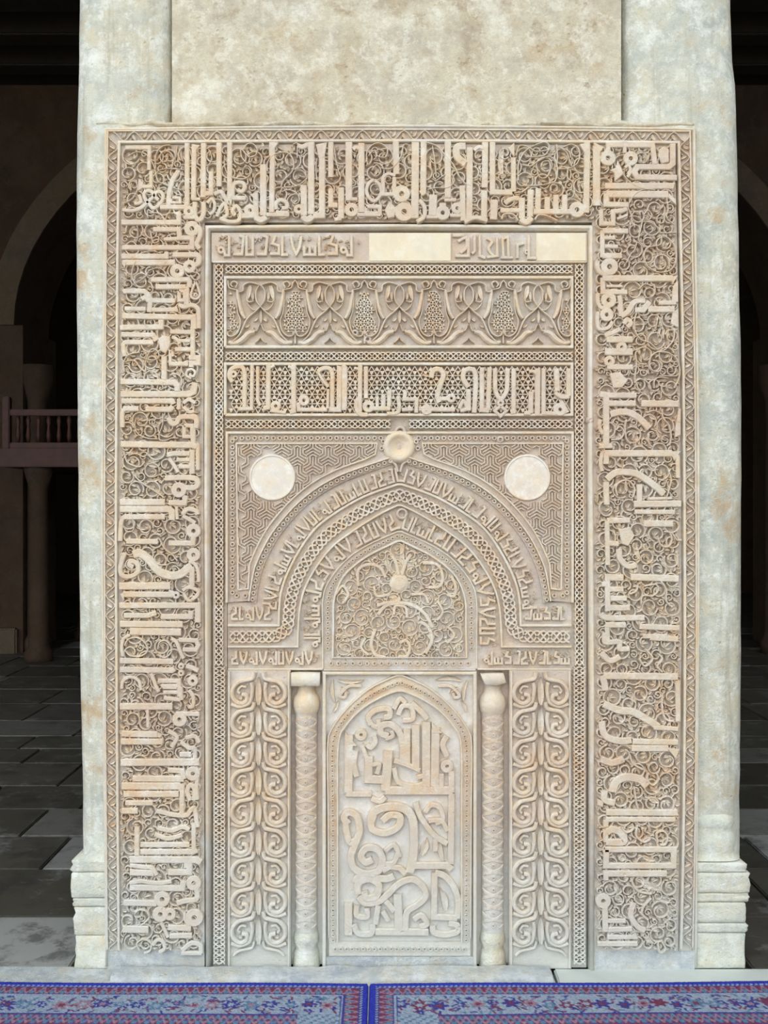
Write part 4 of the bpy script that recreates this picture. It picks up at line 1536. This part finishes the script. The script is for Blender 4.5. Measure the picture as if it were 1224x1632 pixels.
mb = MB(); braid(mb, mid, 9.0, 42, 4.4, 5.5, 12, 4); mb.build('braid', 'carve', b2)
mb = MB(); ribbon(mb, [(363, 1031), (474, 1031)] + resample(A3, 90)[1:-1] + [(800, 1031), (911, 1031)], 3.0, 3, 12)
mb.build('fillet', 'fillet', b2)
mb = MB(); strip(mb, A3, A4, 4.0, n=90)
for p in foot(516, 1031, 1068): plate(mb, p, 4.4)
b3 = mb.build('inner_arch_inscription', 'ground', mih)
kufic(b3, Path(resample(A4, 120)), 30, Path(A4).L - 30, -3.5, -31, 3.8, 4, 10.5, random.Random(15))
for sd in (0, 1):
    ln = [(366, 1061), (508, 1061)] if not sd else [(768, 1061), (908, 1061)]
    kufic(b3, Path(ln), 0, 140, -1, -24, 3.8, 4.4, 10.5, random.Random(50 + sd))
mb = MB(); ribbon(mb, [(363, 1067), (514, 1067)], 2.4, 2, 10); ribbon(mb, [(761, 1067), (911, 1067)], 2.4, 2, 10)
mb.build('fillet', 'fillet', b3)
mb = MB(); strip(mb, A4, A5, 5.0, n=90)
c2 = mb.build('inner_chain_arch', 'ground', mih)
mid = [((a[0] + b[0]) / 2, (a[1] + b[1]) / 2) for a, b in zip(resample(A4, 80), resample(A5, 80))]
mb = MB(); braid(mb, [p for p in mid if p[1] < 1040], 2.8, 16, 1.5, 5, 8, 2, True); mb.build('chain_border', 'carve', c2)
mb = MB(); ribbon(mb, resample(A5, 70), 3.0, 1, 8.5); ribbon(mb, resample(A4, 70), 2.0, 1, 8.5); mb.build('fillet', 'fillet', c2)
mb = MB(); plate(mb, rect(515, 1048, 759, 1068), 5.5); ribbon(mb, [(516, 1068), (758, 1068)], 3, 4, 12); ribbon(mb, [(530, 1049), (744, 1049)], 2, 4, 9)
base_strip = mb.build('tympanum_sill', 'ground', mih)
mb = MB(); braid(mb, [(522, 1058), (752, 1058)], 3.4, 22, 1.8, 5, 8, 2, True); mb.build('chain_border', 'carve', base_strip)

# tympanum
mb = MB(); plate(mb, A5, 1.8)
tym = mb.build('tympanum', 'ground', mih)
mb = MB(); lathe(mb, 636.1, 929.8, [(16, 1.8), (15, 6), (10, 8), (0.5, 8.5)], 18)
mb.build('bud', 'carve', tym)
trace("""
@500 820 4.371
L60 600 400 600 190
C34 530 270 570 330 590 420|C34 680 280 640 340 615 420
C26 530 560 440 570 420 500
C30 310 500 310 390 380 350 460 370 500 440
C30 760 340 860 350 900 430 880 500 800 510
C30 960 430 990 500 980 570 930 560
C30 440 640 500 620 580 610 600 580
C34 450 700 500 640 600 620 700 640 780 700 830 790
C34 430 800 400 900 430 980 500 1000
C34 780 970 825 880 800 790 740 750
C30 600 900 640 880 670 920 650 990 590 990
C26 680 560 770 560 800 620
C26 560 700 570 640 640 650 650 720
L50 620 600 760 650|L50 590 600 500 560|L54 700 310 660 420|L50 500 300 560 420
C26 150 560 200 500 240 560 200 620
C26 360 860 330 930 380 980
C24 860 600 900 680 860 740|C24 930 780 980 840 930 900
L50 150 840 280 830|L44 170 900 260 960|L44 1010 880 1020 980
O20 450 505 10
O20 690 385 10
O18 528 815 9
O14 285 990 7
""", tym, 1.8, 7.8, 8.3, 0.72)
mb = MB()
scroll(mb, [p for p in resample([(x + (637 - x) * 0.03, y + 2) for x, y in A5], 60)], 12, 3.6, 1.8, 6.8, random.Random(8), 2.8, 1.2)
tag(mb.build('vine_scrollwork', 'carve', tym), kind='stuff')

# bosses on the axis
mb = MB()
lathe(mb, 636, 712, [(27, 9), (25, 15), (22, 18), (18, 19), (15, 16), (11, 13), (6, 12), (2, 9)], 28)
boss = mb.build('ring_boss', 'fillet', mih, True)
mb = MB(); ribbon(mb, catmull([(620, 734), (630, 740), (634, 752)]), 5, 9, 15, 'round'); ribbon(mb, catmull([(652, 734), (642, 740), (638, 752)]), 5, 9, 15, 'round')
mb.build('boss_stem', 'carve', boss)
for x, y, r, z in ((638, 688, 6.5, 9), (641, 819, 7.5, 4), (586, 541, 4, 9), (566, 531, 3.5, 9), (797, 701, 3.5, 11), (553, 828, 3, 5), (940, 670, 3, 10)):
    mb = MB(); lathe(mb, x, y, [(r + 4, z - 1), (r + 1, z + 7), (r - 1, z + 7.4), (r * 0.55, z - 2), (r * 0.3, z - 6)], 12)
    mb.build('peg_hole', 'ground', mih, True)

# ---- lower zone: scroll panels
for side in (0, 1):
    X0, X1 = (362, 463) if not side else (812, 911)
    mb = MB(); plate(mb, rect(X0, 1068, X1, 1545), 9)
    pan = mb.build('scroll_panel', 'ground', mih)
    mb = MB()
    for xx in (X0 + 3, X1 - 3):
        ribbon(mb, [(xx, 1070), (xx, 1543)], 3.2, 8, 13)
    mb.build('fillet', 'fillet', pan)
    cx_ = (X0 + X1) / 2
    for r in range(10):
        y0_ = 1085 + 47.6 * r
        if y0_ > 1528: break
        for sg in (-1, 1):
            mb = MB()
            def q(*a):
                return [(cx_ + sg * a[i] , min(y0_ + a[i + 1], 1540)) for i in range(0, len(a), 2)]
            if y0_ + 40 < 1545:
                ribbon(mb, catmull(q(7, -14, 10, -4, 20, -1, 32, 2, 41, 12, 42, 24, 36, 33, 27, 36, 19, 31, 20, 23, 27, 22), 4), 8.4, 9, 18 + RND.uniform(-.5, .5), 'round')
                ribbon(mb, catmull(q(12, 2, 10, 14, 12, 28, 16, 36, 30, 41, 44, 37), 4), 7.4, 9, 17 + RND.uniform(-.5, .5), 'round')
                ribbon(mb, catmull(q(20, 10, 28, 9, 33, 16, 30, 20), 3), 5.0, 9, 16, 'round')
                c_ = q(29, 27)[0]
                lathe(mb, c_[0], c_[1], [(4, 9), (3, 13.5), (0.5, 13)], 8)
            else:
                ribbon(mb, catmull(q(7, -14, 10, -4, 20, -1, 32, 2, 40, 9), 4), 5.2, 9, 16, 'round')
            mb.build('scroll', 'carve', pan)
        if y0_ + 40 < 1545:
            mb = MB(); leaf(mb, (cx_, y0_ + 38), (cx_, y0_ - 6), 13, 9, 17)
            mb.build('lance_leaf', 'carve', pan)
# engaged columns
for side in (0, 1):
    X0, X1 = (463, 513) if not side else (761, 812)
    cx_ = (X0 + X1) / 2 - (1 if not side else 0)
    mb = MB(); plate(mb, rect(X0, 1068, X1, 1545), -7)
    colp = mb.build('niche_column', 'ground', mih)
    mb = MB()
    n_ = 13
    def cyl(prof, mbx):
        vs, fs = [], []
        for y, r in prof:
            for k in range(n_):
                a = math.pi * k / (n_ - 1)
                vs.append(P3(cx_ - r * math.cos(a), y, -7 + r * 1.02 * math.sin(a)))
        for i in range(len(prof) - 1):
            fs += [(i * n_ + k, i * n_ + k + 1, (i + 1) * n_ + k + 1, (i + 1) * n_ + k) for k in range(n_ - 1)]
        mbx.add(vs, fs)
    cyl([(1138, 19), (1142, 18.5), (1300, 18), (1482, 18), (1488, 18.5)], mb)
    mb.build('shaft', 'ground', colp, True)
    mb = MB()
    if not side:
        lump(mb, rect(cx_ - 23, 1072, cx_ + 23, 1093), -7, 18, 2)
    else:
        lump(mb, [(cx_ - 21, 1074), (cx_ + 16, 1073), (cx_ + 20, 1088), (cx_ + 6, 1093), (cx_ - 14, 1091)], -7, 16, 2)
    cyl([(1092, 15), (1100, 14), (1107, 16), (1112, 20), (1122, 22.5), (1132, 21.5), (1140, 18)], mb)
    mb.build('capital', 'fillet', colp, True)
    mb = MB()
    cyl([(1486, 17), (1494, 20), (1505, 21), (1514, 17), (1522, 20), (1545, 22)], mb)
    mb.build('foot', 'base', colp, True)
    mb = MB()
    for ph in (0, math.pi):
        ln, zz = [], []
        vs, fs = [], []
        m_ = 150
        for i in range(m_ + 1):
            y = 1143 + (1482 - 1143) * i / m_
            a = math.pi / 2 + 1.15 * math.sin(2 * math.pi * (y - 1143) / 38 + ph)
            for o in (-3.2, 3.2):
                for rr in (17.5, 19.0):
                    vs.append(P3(cx_ - rr * math.cos(a) + (0 if rr < 18 else 0), y + o * (1 if rr < 18 else 0.55), -7 + rr * 1.02 * math.sin(a)))
        for i in range(m_):
            b0, b1_ = i * 4, i * 4 + 4
            fs += [(b0, b0 + 1, b1_ + 1, b1_), (b0 + 1, b0 + 3, b1_ + 3, b1_ + 1), (b0 + 3, b0 + 2, b1_ + 2, b1_ + 3)]
        mb.add(vs, fs)
    for i in range(18):
        lathe(mb, cx_, 1152.5 + 19 * i, [(3.4, 9), (2.8, 13.6), (1.5, 13.6), (0.8, 9)], 8)
    tag(mb.build('carved_interlace', 'carve', colp), kind='stuff')

# ---- the lower niche panel
OA = full([(524, 1545 - 25), (523, 1300), (522, 1190), (530, 1160), (556, 1126), (592, 1096), (637, 1075)])
IA = full([(538, 1503), (538, 1300), (539, 1188), (552, 1156), (578, 1129), (610, 1110), (637, 1100)])
mb = MB(); plate(mb, rect(513, 1068, 761, 1545), 2.0)
niche = mb.build('niche_panel', 'whiteground', mih)
mb = MB(); strip(mb, [(x, min(y, 1503)) for x, y in OA], IA, 8.5, 1, 110)
plate(mb, rect(524, 1503, 750, 1525), 8.5, 1)
mb.build('niche_arch', 'carve', niche)
midp = [((a[0] + b[0]) / 2, (a[1] + b[1]) / 2) for a, b in zip(resample([(x, min(y, 1503)) for x, y in OA], 110), resample(IA, 110))]
mb = MB(); braid(mb, midp, 2.8, 16, 1.5, 8.5, 11, 2, True); braid(mb, [(530, 1513), (744, 1513)], 3.0, 18, 1.6, 8.5, 11, 2, True)
mb.build('chain_border', 'carve', niche)
mb = MB()
ribbon(mb, resample(IA, 90), 2.6, 2, 11.5); ribbon(mb, resample([p for p in OA if p[1] < 1510], 90), 2.2, 2, 11.5)
ribbon(mb, [(517, 1540), (517, 1073), (757, 1073), (757, 1540)], 5, 2, 13)
mb.build('fillet', 'fillet', niche)
mb = MB(); plate(mb, rect(515, 1526, 759, 1545), 10, 1); mb.build('sill', 'kerb', niche)
SPL = """
@500 1060 4.371
L34 128 110 150 270
L34 170 112 350 108
C22 330 150 250 150 210 180 180 220 215 230 225 195
L30 135 330 170 250
L30 190 160 250 200
"""
trace(SPL, niche, 2, 9, 10)
trace('\n'.join(l if l[0] in '@\n' else ' '.join([l.split()[0]] + [str(1198 - float(v)) if i % 2 == 0 else v for i, v in enumerate(l.split()[1:])]) for l in SPL.strip().splitlines()), niche, 2, 9, 10)
trace("""
@500 1060 4.371
B60 245 490 242 890|P 215 465 305 570 225 570
C44 290 600 280 700 300 780
C30 330 560 350 600 370 660
B60 385 640 380 800 490 805|C34 410 700 455 700 440 765
O42 330 490
C34 370 560 400 580 430 540 420 500
C46 520 500 470 480 470 430 540 420 600 480 620 580 620 690
C30 500 520 550 500 540 460
B50 650 450 650 700
B56 712 420 712 720
B60 785 400 785 880
B60 850 440 845 890|P 820 400 900 480 825 480
B60 500 880 970 880|C66 500 880 510 760 520 600
C36 560 670 650 700 740 740
C36 560 720 590 820 700 850 780 820 770 780 720 790
O46 930 710|C40 930 500 900 560 930 640|B40 890 760 890 860|B44 962 740 962 890
C40 400 420 380 370 430 320 520 310 530 360 490 370
C36 590 350 620 290 680 300 690 380 620 390
C40 680 270 750 330 790 380
C34 400 420 450 440 450 380
C34 560 310 600 240 640 270
C40 400 935 460 955 500 925
B40 225 905 400 905
@500 1280 4.371
C50 240 150 210 110 240 70 300 100 320 200 290 290 260 380 280 460 360 500 450 480 480 400 440 330 370 320 330 370 360 420 410 400
C46 220 130 230 210 250 280 290 270
C60 400 130 430 60 540 30 640 50 690 120 700 250 695 380 670 490|B50 690 442 930 442 960 470
C50 400 120 410 190 500 215 590 170 600 100 530 90 480 130
C40 710 0 740 90 790 170 850 240 930 290|C36 850 240 850 340
C36 780 70 820 20 880 40 900 120 850 150
C34 800 130 890 130 930 200
L64 750 370 790 250|L50 880 270 910 420
B46 962 -60 957 430
B40 480 480 530 450 600 460 640 500
C34 500 340 560 300 600 380|C34 500 430 560 420 590 340
C50 310 640 310 570 380 535 450 570 440 650 370 670 350 620
C50 290 560 330 520 500 535 560 515
C46 310 660 360 705 450 695 520 640 600 565 690 540 760 590 780 660 720 720 650 770 640 890
C60 585 640 595 900
C40 500 690 560 760
B56 242 700 242 925
C40 300 720 300 790 370 800 370 740
C44 280 850 310 915 400 915 410 850
B50 430 905 800 908
C40 450 720 430 850|C36 480 760 520 830
C40 700 820 750 790 790 850 740 870
B44 845 490 840 800 1000 808|C46 845 490 920 520 980 600 1010 700 1000 810
L60 920 760 880 600
C44 830 860 840 910 920 925 1000 905 1000 860 940 845
""", niche, 2, 9.5, 10, 1.0)
# whitewashed foot of the panel
for x0_, x1_ in ((171, 326), (946, 1107)):
    mb = MB()
    plate(mb, rect(x0_, 1516, x1_, 1545), 12)
    mb.build('whitewashed_foot', 'kerb', mih)

# ------------------------------------------------------------------ rough kerb at the foot of the panel
mb = MB()
rk = random.Random(77)
n_ = 8
pts_ = [-0.99 + 0.05 * k for k in range(33)]
vs, fs = [], []
for x in pts_:
    hgt = 0.020 + rk.uniform(-0.004, 0.004)
    dp = 0.085 + rk.uniform(-0.012, 0.012)
    for k in range(n_):
        a = math.pi / 2 * k / (n_ - 1)
        vs.append((x, -0.045 - dp * math.sin(a), hgt * math.cos(a) ** 0.7 if k < n_ - 1 else 0.0))
for i in range(len(pts_) - 1):
    fs += [(i * n_ + k, i * n_ + k + 1, (i + 1) * n_ + k + 1, (i + 1) * n_ + k) for k in range(n_ - 1)]
mb.add(vs, fs)
tag(mb.build('trim_1', 'kerb', None, True), kind='structure')

# ------------------------------------------------------------------ carpets
def carpet(x0, x1, yfar, label, seed, blue_left, skew):
    g = 0.0042
    depth = 0.62
    nx, ny = int((x1 - x0) / g), int(depth / g)
    rg = random.Random(seed)
    BLUE, RED, PUR, PALE, NAVY, PINK, TEAL = (0.03, 0.04, 0.34), (0.15, 0.045, 0.09), (0.11, 0.07, 0.20), (0.25, 0.31, 0.40), (0.045, 0.05, 0.23), (0.27, 0.17, 0.23), (0.10, 0.19, 0.30)
    fl = []     # flowers in the pale band
    x = 0.05
    while x < x1 - x0:
        fl.append((x, 0.158 + rg.uniform(-0.012, 0.012), rg.choice((0.020, 0.028, 0.034)), rg.choice((NAVY, RED, NAVY, PINK, TEAL)), rg.choice((PINK, PALE, RED))))
        x += rg.uniform(0.05, 0.075)
    lv = [(rg.uniform(0, x1 - x0), rg.uniform(0.10, 0.22), rg.uniform(0, 3.1), rg.choice((TEAL, NAVY, RED, PUR))) for _ in range(int((x1 - x0) * 230))]
    buck = {}
    for f in fl: buck.setdefault(int(f[0] / 0.1), []).append(('f', f))
    for f in lv: buck.setdefault(int(f[0] / 0.1), []).append(('l', f))
    cols = []
    vs = []
    for j in range(ny + 1):
        d = j * g
        for i in range(nx + 1):
            xx_ = i * g
            e = xx_ if blue_left else (x1 - x0 - xx_)
            m_ = min(d, e)
            if m_ < 0.024:
                c = BLUE
            elif m_ < 0.03:
                c = PALE if (int((d + xx_) / 0.0085) % 2) else NAVY
            elif m_ < 0.088:
                s_ = xx_ if d < e else d
                t_ = (m_ - 0.059) / 0.026
                w_ = math.sin(s_ * 2 * math.pi / 0.036)
                if abs(t_) > 0.9: c = NAVY
                elif abs(t_ - 0.75 * w_) < 0.32: c = PINK
                elif (int(s_ / 0.018) % 2) and abs(t_ + 0.6 * w_) < 0.45: c = TEAL
                else: c = RED if w_ > -0.3 else PUR
            elif m_ < 0.096:
                c = PALE
            elif d < 0.225 and e > 0.10:
                c = PALE
                b = int(xx_ / 0.1)
                for bb in (b - 1, b, b + 1):
                    for k_, f in buck.get(bb, ()):
                        if k_ == 'l':
                            ux, uy = xx_ - f[0], d - f[1]
                            p_, q_ = ux * math.cos(f[2]) + uy * math.sin(f[2]), -ux * math.sin(f[2]) + uy * math.cos(f[2])
                            if abs(p_) < 0.012 and abs(q_) < 0.004: c = f[3]
                for bb in (b - 1, b, b + 1):
                    for k_, f in buck.get(bb, ()):
                        if k_ == 'f':
                            ux, uy = xx_ - f[0], d - f[1]
                            r_ = math.hypot(ux, uy); a_ = math.atan2(uy, ux)
                            R_ = f[2] * (0.78 + 0.22 * math.cos(6 * a_))
                            if r_ < R_: c = f[3] if r_ > R_ * 0.45 else f[4]
            elif m_ < 0.235 and d >= 0.225 and e < 0.235 and e > 0.1:
                c = PALE if ((int(xx_ / 0.012) + int(d / 0.012)) % 3) else TEAL
            elif d < 0.232:
                c = NAVY
            elif d < 0.30:
                w_ = math.sin(xx_ * 2 * math.pi / 0.042)
                t_ = (d - 0.266) / 0.03
                c = PINK if abs(t_ - 0.7 * w_) < 0.3 else ((PUR if (int(xx_ / 0.021) % 2) else RED) if abs(t_ + 0.7 * w_) > 0.4 else TEAL)
            else:
                c = RED if ((int(xx_ / 0.05) + int(d / 0.05)) % 2) else PUR
            k = rg.uniform(0.7, 1.3)
            cols.append((c[0] * k, c[1] * k, c[2] * k, 1.0))
            edge_ = 0.0 if (j in (0, ny) or i in (0, nx)) else 0.009
            vs.append((x0 + xx_, yfar + skew * xx_ - d, (0.0005 if edge_ == 0 else edge_ + rg.uniform(0, 0.0012) + (0.003 if m_ < 0.024 else 0) + 0.002 * math.sin(xx_ * 5.1) * math.sin(d * 9 + seed))))
    w1 = nx + 1
    me = bpy.data.meshes.new('carpet')
    me.from_pydata(vs, [], [(j * w1 + i, (j + 1) * w1 + i, (j + 1) * w1 + i + 1, j * w1 + i + 1) for j in range(ny) for i in range(nx)])
    at = me.color_attributes.new('knots', 'FLOAT_COLOR', 'POINT')
    at.data.foreach_set('color', [q for c in cols for q in c])
    me.materials.append(M['carpet'])
    me.polygons.foreach_set('use_smooth', [True] * len(me.polygons))
    o = bpy.data.objects.new('carpet', me)
    COL.objects.link(o)
    return tag(o, label, 'carpet', 'carpets laid in front of the pier')
carpet(-1.95, -0.052, -0.148, 'red and blue floral carpet left of the blue seam', 1, False, -0.010)
carpet(-0.052, 2.0, -0.168, 'red and blue floral carpet right of the blue seam', 2, True, 0.014)

# ------------------------------------------------------------------ raised tribune in the dark hall
DT = 11.6
YT = DT + CAMY
tri = empty('tribune', (bgx(60, DT), YT, 0), 'dark wooden tribune with balustrade on marble posts in the shadowed hall', 'tribune')
xl, xr = bgx(6, DT), 1.5
zr1, zr0, zb0 = bgz(652, DT), bgz(708, DT), bgz(744, DT)
mb = MB(); box(mb, xl - 0.05, xr, YT, YT + 2.4, zb0, zr0 - 0.05, 0.01); mb.build('deck', 'wood', tri)
mb = MB(); box(mb, xl, xr, YT + 0.02, YT + 0.10, zr1 - 0.07, zr1, 0.01); mb.build('top_rail', 'wood', tri)
mb = MB(); box(mb, xl, xr, YT + 0.02, YT + 0.10, zr0 - 0.05, zr0 + 0.02, 0.01); mb.build('bottom_rail', 'wood', tri)
for k in range(18):
    mb = MB(); wlathe(mb, xl + 0.14 + k * 0.115, YT + 0.06, [(0.018, zr0 + 0.02), (0.03, zr0 + 0.1), (0.016, zr0 + 0.2), (0.03, zr0 + 0.27), (0.016, zr1 - 0.07)], 8)
    mb.build('baluster', 'wood', tri, True)
mb = MB(); box(mb, xl - 0.02, xl + 0.06, YT, YT + 0.1, zr0 - 0.05, bgz(632, DT), 0.01); mb.build('newel_post', 'wood', tri)
for xk in (bgx(52, DT), bgx(52, DT) + 2.4):
    for yk in (YT + 0.2, YT + 2.1):
        mb = MB(); wlathe(mb, xk, yk, [(0.16, 0.0), (0.16, 0.1), (0.11, 0.16), (0.10, zb0 - 0.25), (0.15, zb0 - 0.08), (0.17, zb0)], 16)
        mb.build('column', 'hall', tri, True)
